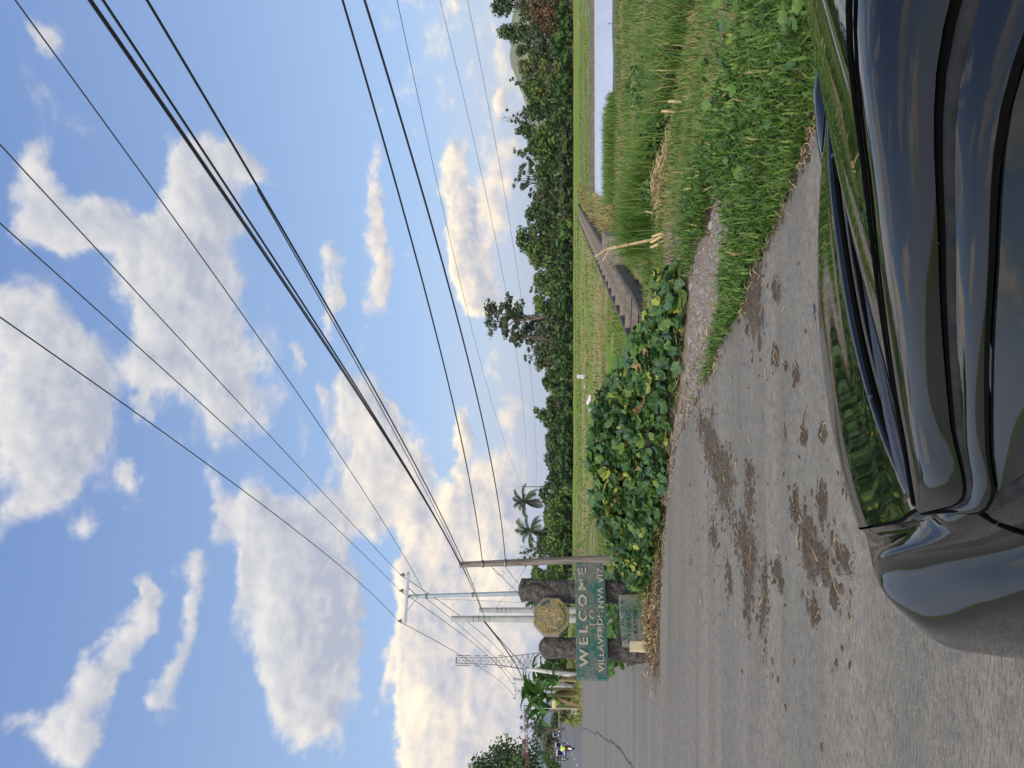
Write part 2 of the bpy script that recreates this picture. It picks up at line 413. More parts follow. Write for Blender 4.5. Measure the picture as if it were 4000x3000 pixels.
M_GROUND, M_FIELD = ground_mat(), field_mat()
M_VERGE = pm('trodden verge dirt', (.17, .135, .09), (.24, .195, .13), 2.0, .95, bump=.8, bscale=25, c3=(.10, .12, .035), scale3=2.2, lo3=.56, hi3=.7)
cx = V[Fq].mean(1); dF = road_d(cx[:, :2])
qa = (cx[:, :2] - CAN_A) @ CAN_N
isfield = (dF > 4.2 + 1.2 * vnoise(cx[:, :2], .5, 9)) & ((qa < -.7) | (cx[:, 1] > 78)) & (np.hypot(cx[:, 0], cx[:, 1]) < 420) & ~((cx[:, 0] < -14) & (cx[:, 1] < 75)) & (cx[:, 1] > 6)
tag(np_mesh('ground', V, Fq, [M_GROUND, M_FIELD, M_VERGE], np.where(isfield, 1, np.where((dF < 2.6 + .8 * vnoise(cx[:, :2], 1.1, 4)) & (cx[:, 0] < 2.6) & (cx[:, 0] > -3.4), 2, 0)), smooth=True), kind='structure')

# ---- concrete road
STAIN = []   # mud and dung smeared by tyres: px, py, half length across the picture height, half width, strength
for q in [(2770,1720,30,110,1.),(2800,1800,35,90,1.),(2740,1650,16,60,.8),(2830,1890,45,160,.9),(2930,1840,22,55,.9),(2930,1950,25,70,.8),(2790,2090,18,70,.9),(2900,2080,50,90,.75),(2925,2180,40,140,.85),(2990,2280,14,110,.8),(3040,2240,28,70,1.),(3105,1960,16,60,.8),(3110,2000,18,45,.8),(3210,1960,26,60,1.),(3150,2060,40,110,.8),(3190,2200,70,100,.95),(3290,2170,45,75,.95),(3150,2330,60,70,.6),(3260,2330,16,40,.8),(3180,2390,16,40,.8),(2920,2340,20,160,.7),(2980,2390,20,120,.7),(3000,2600,60,60,.45),(2850,2270,14,60,.8),(3215,1690,14,35,.8),(3140,1700,14,30,.7),(3065,1700,10,50,.6),(3320,1870,28,70,.8),(2920,1180,30,80,1.),(2960,1120,14,100,.9),(3030,1130,22,42,.9),(2980,1260,24,100,.6),(3030,1400,14,50,.7),(3070,1440,12,30,.6),(3110,1460,10,40,.7),(2840,2200,12,50,.5),(2700,2200,8,40,.5),(2740,2350,8,40,.5),(3330,2420,20,40,.4),(2780,1600,10,50,.6)]:
    a, b, c = G(q[0], q[1]), G(q[0] - q[2], q[1]), G(q[0], q[1] - q[3])
    STAIN.append((a.x, a.y, abs(c.x - a.x), abs(b.y - a.y), q[4]))
def road_mat():
    m, nt, p, o = newmat('worn concrete')
    tc = nt.n('ShaderNodeTexCoord').outputs['Object']
    n1 = nt.noise(nt.mapping(tc, scale=(.5, 1.6, 1)), .7, 6, .6); n2 = nt.noise(tc, 9, 6, .7)
    gro = nt.noise(nt.mapping(tc, rot=(0, 0, .03), scale=(15, 70, 1)), 1.0, 3, .65)          # broom marks across the lane
    streak = nt.noise(nt.mapping(tc, rot=(0, 0, .05), scale=(.12, 1.6, 1)), 1.0, 5, .65)
    c = nt.mix(nt.ramp(n1, .3, .7), (.214, .198, .156), (.158, .147, .116))
    c = nt.mix(nt.ramp(streak, .38, .7), c, (.245, .222, .174))
    c = nt.mix(nt.math('MULTIPLY', nt.ramp(n2, .4, .72), .55), c, (.095, .088, .075))
    c = nt.mix(nt.math('MULTIPLY', nt.ramp(gro, .44, .66), .72), c, (.092, .084, .076))
    vo = nt.n('ShaderNodeTexVoronoi', {'Vector': nt.mapping(tc, scale=(1, 1.6, 1)), 'Scale': 70.0, 'Randomness': 1.0})
    cs = nt.n('ShaderNodeSeparateColor', {0: vo.outputs['Color']})
    sp = nt.math('MULTIPLY', nt.ramp(vo.outputs['Distance'], .42, .28), nt.math('GREATER_THAN', cs.outputs[0], .55))
    c = nt.mix(nt.math('MULTIPLY', sp, .7), c, nt.mix(cs.outputs[1], (.05, .046, .04), (.36, .33, .28)))
    sep = nt.n('ShaderNodeSeparateXYZ', {0: tc})
    asph = nt.ramp(sep.outputs[1], 46, 52)                                                # the main carriageway is greyer
    c = nt.mix(nt.math('MULTIPLY', asph, .75), c, nt.mix(nt.ramp(streak, .35, .7), (.105, .105, .108), (.165, .16, .158)))
    # smeared mud: stains with shapes of their own
    pos = nt.vmath('ADD', tc, nt.vmath('MULTIPLY', nt.vmath('SUBTRACT', nt.noise(tc, 3.5, 5, .65, col=True), (.5, .5, .5)), (.75, .22, 0)))
    acc = None
    for k_, (x, y, rx, ry, k) in enumerate(STAIN):
        if k_ % 8 == 7: pos = nt.n('ShaderNodeVectorMath', {0: acc, 1: (1e-7, 1e-7, 0), 2: pos}, operation='MULTIPLY_ADD').outputs[0]
        rx *= 1.35; ry *= 1.35
        g = nt.ramp(nt.vmath('LENGTH', nt.n('ShaderNodeVectorMath', {0: pos, 1: (1 / rx, 1 / ry, 0), 2: (-x / rx, -y / ry, 0)}, operation='MULTIPLY_ADD').outputs[0]), 0, 1, k, 0)
        acc = g if acc is None else nt.math('ADD', acc, g)
    ns = nt.noise(nt.mapping(tc, rot=(0, 0, .03), scale=(3.0, 14, 1)), 1.6, 7, .7)
    msk = nt.ramp(nt.math('MULTIPLY_ADD', nt.math('SUBTRACT', ns, .5), 2.6, acc), .5, .82)
    mud = nt.mix(nt.ramp(nt.noise(tc, 30, 6, .75), .35, .65), (.030, .020, .011), (.068, .047, .028))
    c = nt.mix(nt.math('MULTIPLY', msk, .93), c, mud)
    dirt = nt.ramp(nt.math('MULTIPLY_ADD', nt.math('SUBTRACT', ns, .5), 2.2, acc), .05, 1.1)
    c = nt.mix(nt.math("MULTIPLY", dirt, .68), c, (.125, .098, .066))
    setin(nt, p, 'Base Color', c); setin(nt, p, 'Roughness', nt.math('MULTIPLY_ADD', n2, .2, .7)); setin(nt, p, 'Specular IOR Level', .25)
    hgt = nt.math('ADD', nt.math('ADD', nt.math('MULTIPLY', gro, -.5), nt.math('MULTIPLY', n2, .4)), nt.math('MULTIPLY', msk, 1.2))
    setin(nt, p, 'Normal', nt.n('ShaderNodeBump', {'Height': hgt, 'Strength': .75, 'Distance': .012}).outputs[0])
    return m
M_ROAD = road_mat()
def sheet(name, poly, z, mats, zf=None, sub=None):
    from mathutils.geometry import delaunay_2d_cdt
    n = len(poly); dv, de, df = delaunay_2d_cdt([Vector(q) for q in poly], [(i, (i + 1) % n) for i in range(n)], [], 1, 1e-5)[:3]
    b = bmesh.new(); vs = [b.verts.new((q.x, q.y, 0)) for q in dv]
    for q in df: b.faces.new([vs[i] for i in q])
    if sub:
        for cutv in sub:
            bmesh.ops.bisect_plane(b, geom=list(b.verts) + list(b.edges) + list(b.faces), plane_co=(0, cutv, 0), plane_no=(0, 1, 0))
    for v in b.verts: v.co.z = z + (float(zf(v.co.y)) if zf else 0)
    me = bpy.data.meshes.new(name); b.normal_update()
    for f in b.faces:
        if f.normal.z < 0: f.normal_flip()
    b.to_mesh(me); b.free(); me.materials.append(mats)
    return link(bpy.data.objects.new(name, me))
tag(sheet('road', [tuple(p) for p in ROADP], 0.0, M_ROAD, zroad, sub=[110, 200, 300, 400, 450]), kind='structure')
def ribbon(pts, wd, z=.004):
    pts = [Vector((p[0], p[1])) for p in pts]; rows = []
    for i, p in enumerate(pts):
        t = (pts[min(i + 1, len(pts) - 1)] - pts[max(i - 1, 0)]).normalized(); n = Vector((-t.y, t.x))
        ww = (wd[i] if isinstance(wd, (list, tuple)) else wd) / 2
        zz = z + float(zroad(p.y)); rows.append([Vector((*(p - n * ww), zz)), Vector((*(p + n * ww), zz))])
    return rows
M_CRACK = pm('tar and dirt in a joint', (.03, .028, .025), (.07, .06, .05), 8, .9)
M_LINE = pm('worn white road paint', (.62, .62, .60), (.40, .40, .39), 6, .8)
cr = [G(*p) for p in [(2274,2842),(2291,2846),(2306,2860),(2323,2867),(2334,2861),(2350,2875),(2377,2892),(2400,2901),(2425,2932),(2450,2970),(2480,3012),(2520,3060)]]
cp = []
for a, b in zip(cr[:-1], cr[1:]):
    for i in range(4): cp.append(a.lerp(b, i / 4) + Vector((R.normal() * .03, R.normal() * .05, 0)))
tag(MB().grid(ribbon(cp, [.035 + .035 * R.random() for _ in cp])).build('road_joint', M_CRACK), kind='structure')
for i, q in enumerate([[(2480,2180),(2500,2420),(2520,2700),(2540,3040)],[(2362,2690),(2368,2800),(2380,3000)]]):
    g = [G(*p) for p in q]; cp = []
    for a, b in zip(g[:-1], g[1:]):
        for k in range(8): cp.append(a.lerp(b, k / 8) + Vector((0, R.normal() * .012, 0)))
    if i: tag(MB().grid(ribbon(cp, [.03 + .02 * R.random() for _ in cp])).build('road_joint', M_CRACK), kind='structure')
mb = MB()
for k in range(-3, 9):
    y = 58.6 + k * 9.0; x = -30.2 - .452 * (y - 58.6)
    mb.grid(ribbon([(x, y), (x - .452 * 3.2, y + 3.2)], .16))
tag(mb.build('lane_marking', M_LINE), kind='structure')
e = [(x - .35, y) for x, y in FARE[7:12]]

tag(MB().grid(ribbon([(-82, 176), (-106, 185)], 5.0, .006)).build('pale_pavement', pm('pale new concrete', (.42, .42, .42), (.34, .34, .34), 1.0, .8)), kind='structure')

# ---- gravel shoulder between the road verge and the vines
GRAV = [G(*p) for p in [(2590,1960),(2625,1740),(2662,1560),(2684,1400),(2700,1300),(2700,1060),(2768,903),(2798,782),(2820,640),(2842,620),(2870,903),(2846,1023),(2805,1300),(2766,1420),(2706,1600),(2645,1730),(2612,1960)]]
GP = []
for a, b in zip(GRAV, GRAV[1:] + GRAV[:1]):
    GP += wob((a.x, a.y), (b.x, b.y), 3, .05)
M_GRAV = pm('stony dirt', (.19, .15, .105), (.13, .10, .07), 3.0, .95, bump=.8, bscale=30, c3=(.34, .31, .27), scale3=26, lo3=.5, hi3=.62)
gs = sheet('gravel_shoulder', GP, .0, M_GRAV); tag(gs, kind='structure')
def stones(n, poly, smin, smax, name, mats, z=0.0):
    """many small pebbles as one mesh of squashed octahedra"""
    pl = np.array(poly); lo, hi = pl.min(0), pl.max(0); P = np.zeros((0, 2))
    while len(P) < n:
        q = lo + R.random((n * 2, 2)) * (hi - lo); P = np.vstack([P, q[in_poly(q, pl)]])
    P = P[:n]; b = np.array([[1,0,0],[.3,.95,0],[-.8,.6,0],[-.8,-.6,0],[.3,-.95,0],[.45,.2,.75],[-.4,.3,.8],[-.3,-.45,.7]], float)
    f = np.array([[0,1,5],[1,2,6],[1,6,5],[2,3,6],[3,7,6],[3,4,7],[4,0,7],[0,5,7],[5,6,7]])
    s = smin * (smax / smin) ** (R.random(n) ** 2.2); a = R.random(n) * 6.283
    sc = np.column_stack([s * (.8 + .5 * R.random(n)), s * (.6 + .4 * R.random(n)), s * (.35 + .4 * R.random(n))])
    Vv = b[None] * (1 + .25 * R.normal(size=(n, 8, 1))) * sc[:, None]
    ca, sa = np.cos(a)[:, None], np.sin(a)[:, None]
    X = Vv[..., 0] * ca - Vv[..., 1] * sa + P[:, :1]; Y = Vv[..., 0] * sa + Vv[..., 1] * ca + P[:, 1:]
    ZZ = Vv[..., 2] + z
    Fc = (f[None] + (np.arange(n) * 8)[:, None, None]).reshape(-1, 3)
    mi = np.repeat(R.integers(0, len(mats), n), 9)
    return tag(np_mesh(name, np.stack([X, Y, ZZ], -1), Fc, mats, mi), kind='stuff')
M_STONES = [pm('grey pebble', (.185, .162, .135), (.125, .11, .092), 9, .85), pm('brown pebble', (.13, .098, .066), (.17, .132, .092), 9, .9), pm('pale pebble', (.25, .225, .19), (.18, .16, .135), 9, .85)]
stones(1500, [(p.x + dx_, p.y + dy_) for p, dx_, dy_ in [(G(2602, 1900), 0, 0), (G(2640, 1560), 0, 0), (G(2668, 1300), 0, 0), (G(2676, 1080), .1, 0), (G(2650, 1060), .2, 0), (G(2640, 1300), 0, .1), (G(2618, 1560), 0, .1), (G(2590, 1900), 0, .1)]], .005, .03, 'pebbles', M_STONES)
stones(8500, GP, .005, .036, 'gravel', M_STONES)

# ---- flooded paddy with its mud bank, young rice beyond
def water_mat():
    m, nt, p, o = newmat('still paddy water')
    tc = nt.n('ShaderNodeTexCoord').outputs['Object']
    setin(nt, p, 'Base Color', (.64, .70, .78, 1)); setin(nt, p, 'Roughness', .20); setin(nt, p, 'IOR', 1.45); setin(nt, p, 'Specular IOR Level', .8)
    h = nt.noise(nt.mapping(tc, scale=(1.2, 2.6, 1)), 2.2, 6, .65)
    setin(nt, p, 'Normal', nt.n('ShaderNodeBump', {'Height': h, 'Strength': .32, 'Distance': .03}).outputs[0])
    return m
wp = [((x - 26) * 1.02 + 26, (y - 44) * 1.04 + 44) for x, y in POND]
tag(sheet('water', wp, -1.02, water_mat()), kind='structure')
M_MUD = pm('wet mud bank', (.085, .066, .045), (.13, .105, .07), 2.5, .85, bump=.6, bscale=8)
rows = []
for x in np.linspace(10.5, 60, 90):
    y = 53.2 + (x - 18) * .03 + .3 * (R.random() - .5); k = .1 * R.random()
    rows.append([Vector((x, y - .6, -1.1)), Vector((x, y - .3, -.86 + k)), Vector((x, y + .3, -.72 + k)), Vector((x, y + 1.0, -.78)), Vector((x, y + 1.5, -.95))])
tag(MB().grid(rows).build('pond_bank', M_MUD), kind='structure')
rows = []
for x in np.linspace(12.8, 60, 90):
    y = 33.9 + (x - 14) * .012 + .35 * (vnoise(np.array([[x, 1.0]]), .6, 2)[0] - .5) * 2
    rows.append([Vector((x, y - 2.2, -1.1)), Vector((x, y - .9, -.90)), Vector((x, y - .1, -.88)), Vector((x, y + .25, -.98)), Vector((x, y + .35, -1.2))])
tag(MB().grid(rows).build('mud_bank', M_MUD), kind='structure')
M_PADDY = pm('young rice', (.105, .235, .018), (.135, .285, .028), .7, .8, stretch=(.25, 1, 1), bump=.7, bscale=5, c3=(.085, .185, .02), scale3=3.0, lo3=.5, hi3=.66)
pad = [(12.0, 55.5), (18, 55.2), (60, 56), (120, 58), (120, 108), (50, 105), (22, 101), (17.5, 77)]
tag(sheet('rice_paddy', pad, -.80, M_PADDY), kind='structure')
# ---- plants
def leafmat(name, c1, c2, sc=.6, tr=.3): return pm(name, c1, c2, sc, .55, transl=tr, spec=.3)
LM = {
 'dark': leafmat('dark green leaves', (0.031, 0.062, 0.017), (0.052, 0.092, 0.025)),
 'mid': leafmat('mid green leaves', (0.052, 0.108, 0.020), (0.088, 0.155, 0.031)),
 'light': leafmat('light green leaves', (0.098, 0.170, 0.029), (0.139, 0.211, 0.041)),
 'olive': leafmat('olive leaves', (0.088, 0.108, 0.031), (0.134, 0.144, 0.047)),
 'grey': leafmat('grey green leaves', (0.062, 0.083, 0.043), (0.098, 0.119, 0.062)),
 'rust': leafmat('rust brown leaves', (0.155, 0.078, 0.031), (0.108, 0.067, 0.031)),
 'tan': leafmat('pale dry leaves', (0.227, 0.186, 0.092), (0.166, 0.144, 0.062)),
 'yellow': leafmat('yellow green leaves', (0.155, 0.186, 0.036), (0.103, 0.155, 0.031)),
}
M_BARK = pm('brown grey bark', (.085, .068, .050), (.14, .115, .09), 5, .9, bump=.7, bscale=14, stretch=(1, 1, .25))
M_PALE = pm('pale bark', (.26, .23, .19), (.17, .15, .12), 4, .9, stretch=(1, 1, .3))
def unit(n):
    v = R.normal(size=(n, 3)); return v / np.linalg.norm(v, axis=1)[:, None]
def leaf_quads(C, N, size, asp=.62):
    """rhombic leaves/leaf sprays at C with normals N"""
    n = len(C); a = unit(n); t = np.cross(N, a); t /= np.linalg.norm(t, axis=1)[:, None] + 1e-9; b = np.cross(N, t)
    s = np.asarray(size).reshape(-1, 1)
    V = np.stack([C - t * s, C + b * s * asp, C + t * s, C - b * s * asp], 1)
    V[:, 2] += N * s * .15; V[:, 0] += N * s * .15
    return V.reshape(-1, 3), np.arange(n * 4).reshape(n, 4)
def clump_leaves(cl, per, size, up=.5):
    C, N = [], []
    for c, r in cl:
        k = int(per * r[0] * r[2]) + 12; u = unit(k); rad = R.random((k, 1)) ** .42
        C.append(np.array(c) + u * rad * np.array(r)); nn = u * .8 + R.normal(size=(k, 3)) * .5; nn[:, 2] += up; N.append(nn)
    C = np.vstack(C); N = np.vstack(N); N /= np.linalg.norm(N, axis=1)[:, None]
    return leaf_quads(C, N, size * (.6 + .8 * R.random(len(C))))
def limb(mb, a, b, r0, r1, n=5, wig=.08, seg=5):
    a, b = Vector(a), Vector(b); L = (b - a).length; P = []
    for i in range(seg + 1):
        t = i / seg; w = L * wig * math.sin(t * math.pi)
        P.append(a.lerp(b, t) + Vector((R.normal() * w, R.normal() * w, R.normal() * w * .4)))
    mb.tube(P, [r0 + (r1 - r0) * i / seg for i in range(seg + 1)], n)
    return P
TG = 'trees beyond the field'
def tree(name, label, x, y, zb, w, h, kind, pals, group=TG, lsz=.26, per=22, rng=None, lean=0.0, cat='tree', trunkmat=None):
    """w half width, h height; each tree has its own trunk, limbs and crown of leaf sprays"""
    root = empty(name, (x, y, zb)); tag(root, label, cat, group)
    tk = MB(); cl = []
    if kind == 'dense':
        b0 = .06 * h
        for i in range(int(13 + w * 4)):
            t = R.random() ** .8; zz = b0 + (h - b0) * (.08 + .84 * t)
            prof = math.sin(min(1, max(.0, (1.04 - t) / .55)) * math.pi / 2) * (.72 + .28 * math.sin(min(1, t / .3) * math.pi / 2))
            a = R.random() * 6.283; rr = w * prof * math.sqrt(R.random()) * .86
            r = w * (.22 + .18 * R.random())
            cl.append(((rr * math.cos(a), rr * math.sin(a) * .7, zz), (r, r, r * .75)))
        cl.append(((0, 0, h - w * .22), (w * .3, w * .3, w * .22)))
    elif kind == 'round':
        for i in range(int(12 + w * 4)):
            u = unit(1)[0] * (R.random() ** .4); r = w * (.25 + .15 * R.random())
            cl.append(((u[0] * w * .8, u[1] * w * .7, h * .52 + u[2] * h * .42), (r, r, r * .8)))
    elif kind == 'airy':
        for i in range(int(20 + w * 4)):
            u = unit(1)[0] * (R.random() ** .35); r = w * (.10 + .09 * R.random())
            cl.append(((u[0] * w, u[1] * w * .8, h * .68 + u[2] * h * .31), (r, r, r * .6)))
    elif kind == 'tier':
        for i in range(46):
            t = R.random(); a = R.random() * 6.283; rr = w * (.2 + .8 * R.random()) * (1.0 - .35 * abs(t - .65)); r = w * (.14 + .12 * R.random())
            cl.append(((rr * math.cos(a), rr * math.sin(a) * .8, h * (.56 + .40 * t)), (r * 1.2, r, r * .6)))
    if kind == 'bare':
        base = h * .3; tips = []
        P = limb(tk, (0, 0, -.2), (lean, 0, base), w * .07, w * .05)
        for i in range(13):
            a = R.random() * 6.283; e = Vector((math.cos(a) * w * (.3 + .6 * R.random()), math.sin(a) * w * .6, h * (.62 + .36 * R.random())))
            Q = limb(tk, P[-1 - (i % 2)], e, w * .035, w * .010, 4)
            for q in Q[2:]:
                for k in range(3):
                    tips.append(q + Vector((R.normal() * w * .16, R.normal() * w * .16, abs(R.normal()) * h * .08))); limb(tk, q, tips[-1], w * .012, w * .005, 3, .05, 2)
        cl = [((p.x, p.y, p.z), (w * .06, w * .06, w * .05)) for p in tips[::4]]
    else:
        P = limb(tk, (0, 0, -.3), (lean + R.normal() * w * .06, 0, h * (.5 if kind != 'tier' else .62)), .035 * h * (.6 if kind in ('airy', 'tier') else .75), .016 * h, 7, .05)
        for c, r in sorted(cl, key=lambda q: -q[0][2])[:14]:
            limb(tk, P[-1 - int(R.integers(0, 3))], (c[0] * .9, c[1] * .9, c[2] - r[2] * .3), .011 * h, .003 * h, 4)
    tk.build('trunk', trunkmat or M_BARK, root)
    mats = [LM[p] for p in pals]
    V, Fq = clump_leaves(cl, per / (lsz * lsz) * .19, lsz)
    cid = (vnoise(np.column_stack([V[::4, 0] + V[::4, 1], V[::4, 2]]), 2.2 / max(w, .5), 4) * len(mats) * .999).astype(int)
    mi = np.where(R.random(len(cid)) < .25, R.integers(0, len(mats), len(cid)), cid)
    np_mesh('crown', V, Fq, mats, mi, root)
    return root
def ptree(py, hw, top, kind, pals, y, label, zb=-.78, **k):
    x = (1500 - py) / F * y * 1.0; z1 = D(top, py, y).z
    nm = {'bare': 'bare_tree', 'dense': 'dense_tree', 'round': 'leafy_bush', 'airy': 'airy_tree', 'tier': 'tall_tree'}[kind]
    return tree(nm, label, x, y, zb, hw * (1.22 if kind in ('dense', 'round') else 1.05) / F * y, z1 - zb, kind, pals, **k)
for a in [
 (20,75,1912,'dense',['dark','grey'],117,'tall dark feathery tree at the right-hand end of the treeline, above the rust brown tree'),
 (45,95,2052,'dense',['rust','rust','olive'],111,'rust brown tree at the right-hand end of the far treeline'),
 (120,62,1938,'dense',['dark','mid'],119,'tall dark green tree beside the rust brown tree, with a rounded lower top'),
 (140,38,2150,'round',['tan','olive'],110,'pale straw coloured bush at the foot of the rust brown tree'),
 (195,70,2012,'dense',['dark','grey'],114,'dark grey green tree left of the rust brown tree below the grassy hill'),
 (262,62,2022,'dense',['olive','yellow'],115,'yellowish olive tree standing in front of the pale grassy hill'),
 (312,34,1990,'airy',['grey','dark'],120,'small grey green treetop sticking up beside the pale grassy hill'),
 (345,70,2042,'dense',['olive','mid','yellow'],113,'olive and yellow green tree with pale leaning limbs below the hill'),
 (425,68,2054,'dense',['mid','dark'],113,'mid green tree under the leafless branches'),
 (452,42,1968,'bare',['grey'],118,'leafless twiggy treetop showing against the sky above the right-hand treeline'),
 (515,48,2008,'dense',['mid','dark'],117,'narrow green tree just left of the leafless twiggy treetop'),
 (560,85,2070,'dense',['mid','light','dark'],112,'broad mid green tree below the two thin airy crowns'),
 (598,58,1994,'airy',['grey','mid'],118,'thin airy tree, the right-hand one of two sparse crowns side by side'),
 (700,78,1992,'airy',['grey','dark'],118,'thin airy tree, the left-hand one of two sparse crowns side by side'),
 (672,70,2088,'dense',['dark','mid'],112,'dark green tree with a bare fork of trunk below the airy crowns'),
 (762,58,2092,'dense',['olive','grey'],114,'dull olive tree in the dip left of the airy crowns'),
 (838,66,2046,'dense',['mid','dark'],115,'dense green tree, the right-hand shoulder of the tallest clump behind the ditch'),
 (932,84,2010,'dense',['mid','dark','light'],116,'tall dense green tree behind the far end of the concrete ditch'),
 (888,40,2182,'round',['light','mid'],108,'bright green bush where the concrete ditch meets the treeline'),
 (1012,66,2064,'dense',['mid','olive'],114,'green tree between the tall dense tree and the light green tree'),
 (1088,62,2082,'dense',['light','mid'],113,'light green spreading tree right of the tall wind-swept tree'),
 (1142,28,2052,'airy',['dark','grey'],119,'slim wispy treetop just right of the tall wind-swept tree'),
 (1232,88,1890,'tier',['dark','grey'],124,'tallest tree of the far treeline, wind-swept flat crown on bare trunks'),
 (1318,44,1962,'tier',['grey','dark'],125,'thin tiered tree leaning against the tallest wind-swept tree'),
 (1180,68,2088,'dense',['mid','light'],112,'mid green tree hiding the foot of the tallest tree'),
 (1285,66,2092,'dense',['olive','grey'],112,'dull brownish green tree in front of the tiered tree'),
 (1378,52,2032,'airy',['dark','mid'],117,'dark airy crown on the left shoulder of the tallest trees'),
 (1425,64,2088,'dense',['dark','olive'],113,'dark tree with brown undergrowth behind the white plastic bags'),
 (1492,46,2120,'dense',['dark','mid'],114,'low dark tree sloping down left of the dark airy crown'),
 (1548,46,2155,'round',['rust','dark'],113,'low reddish brown thicket in the lowest dip of the treeline'),
 (1602,46,2082,'dense',['mid','dark'],115,'solitary green tree rising left of the lowest dip in the treeline'),
 (1652,42,2122,'dense',['dark','mid'],114,'dark tree at the left foot of the solitary green tree'),
 (1712,58,2135,'dense',['olive','dark'],113,'low olive tree midway between the solitary tree and the palms'),
 (1795,62,2135,'dense',['dark','grey'],114,'low dark grey green tree right of the distant thin pole'),
 (1868,56,2138,'dense',['grey','dark'],114,'low grey tree straight below the distant thin pole'),
 (1935,58,2104,'dense',['dark'],115,'very dark tree behind the right-hand coconut palm'),
 (2012,76,2122,'round',['light','mid'],110,'large rounded light green bush below the coconut palms'),
 (2112,58,2136,'dense',['mid','light'],111,'mid green tree between the rounded bush and the wooden pole'),
 (2172,52,2022,'bare',['mid'],112,'thin leafless tree with twigs against the sky right of the wooden pole'),
 (2242,58,2076,'dense',['mid','light'],110,'green tree between the wooden pole and the right-hand stone pillar'),
 (2335,58,2116,'dense',['mid','dark'],106,'green tree behind the octagonal emblem'),
 (2425,60,2132,'dense',['light','mid'],104,'light green tree showing below the octagonal emblem'),
 (2538,58,2112,'dense',['dark','mid'],96,'dark green tree left of the left-hand stone pillar under the lattice tower'),
 (2612,54,2106,'dense',['mid','dark'],94,'mid green tree behind the banana plants under the lattice tower'),
 (2700,52,2165,'round',['mid','light'],66,'green bush on the verge behind the yellow sign'),
 (2762,44,2178,'round',['light','olive'],68,'yellow green bush at the road edge beside the banana plants'),
]: ptree(*a[:6], a[6], per=21 if a[3] != 'airy' else 34, lsz=.27 if a[3] != 'airy' else .2)
G2 = 'trees along the far road'
ptree(2845,70,2034,'bare',['grey'],128,'wide leafless tree in front of the lettered arch', zb=.3, group=G2)
ptree(2900,48,2122,'dense',['grey','tan'],175,'greyish brown scrubby tree beyond the motorcyclist', zb=.8, group=G2)
ptree(2962,40,2126,'dense',['dark','mid'],178,'dark green tree behind the blue passenger tricycle', zb=.8, group=G2)
ptree(2998,34,2136,'round',['light','mid'],160,'bright green bush at the left-hand edge behind the blue tricycle', zb=.6, group=G2)
ptree(2828,44,2158,'round',['dark','mid'],190,'dark bush beside the far bend of the road', zb=1.2, group=G2)
ptree(2866,40,2150,'dense',['olive','grey'],200,'olive tree beyond the departing tricycle', zb=1.2, group=G2)
tree('roadside_tree', 'large dark leafy tree reaching in at the left-hand edge above the road', D(2000, 3022, 150).x, 150, .7, 8.2, 18.6, 'dense', ['dark', 'mid'], group=G2, lsz=.36, per=15)
# a second row, showing only between the nearer crowns
src = [o for o in bpy.data.objects if o.name.startswith('dense_tree') and o.parent is None][3:16]
for i in range(26):
    y = 127 + 7 * R.random(); py = 60 + i * 94 + R.normal() * 20; t_ = copy_tree(src[i % len(src)])
    t_.location = ((1500 - py) / F * y, y, -.9); t_.rotation_euler.z = R.random() * 6.28; s_ = .80 + .22 * R.random(); t_.scale = (1.25 * s_, 1.25 * s_, s_ * (1.0 if py < 1400 else .72))
    tag(t_, 'dark green tree in the second row of the far treeline, showing only between nearer crowns', 'tree', 'second row of trees behind the field')
# bushes filling the foot of the treeline
bush = None
for i, (py, y) in enumerate([(60 + 47 * k + R.normal() * 9, 108.5 + 2.5 * R.random()) for k in range(46)]):
    x = (1500 - py) / F * y; s = .8 + .5 * R.random()
    if bush is None or i in (9, 19, 31):
        bush = tree('undergrowth_bush', 'low bush in the unbroken undergrowth along the foot of the far treeline', x, y, -.85, 1.9, 2.6, 'round', [['dark', 'mid'], ['olive', 'dark'], ['dark', 'grey'], ['mid', 'dark']][i % 4], group='undergrowth bushes along the treeline', lsz=.34, cat='bush')
        b = bush
    else:
        b = copy_tree(bush); b.location = (x, y, -.85); b.rotation_euler.z = R.random() * 6.28
    b.scale = (s, s, s * (.75 + .5 * R.random()))

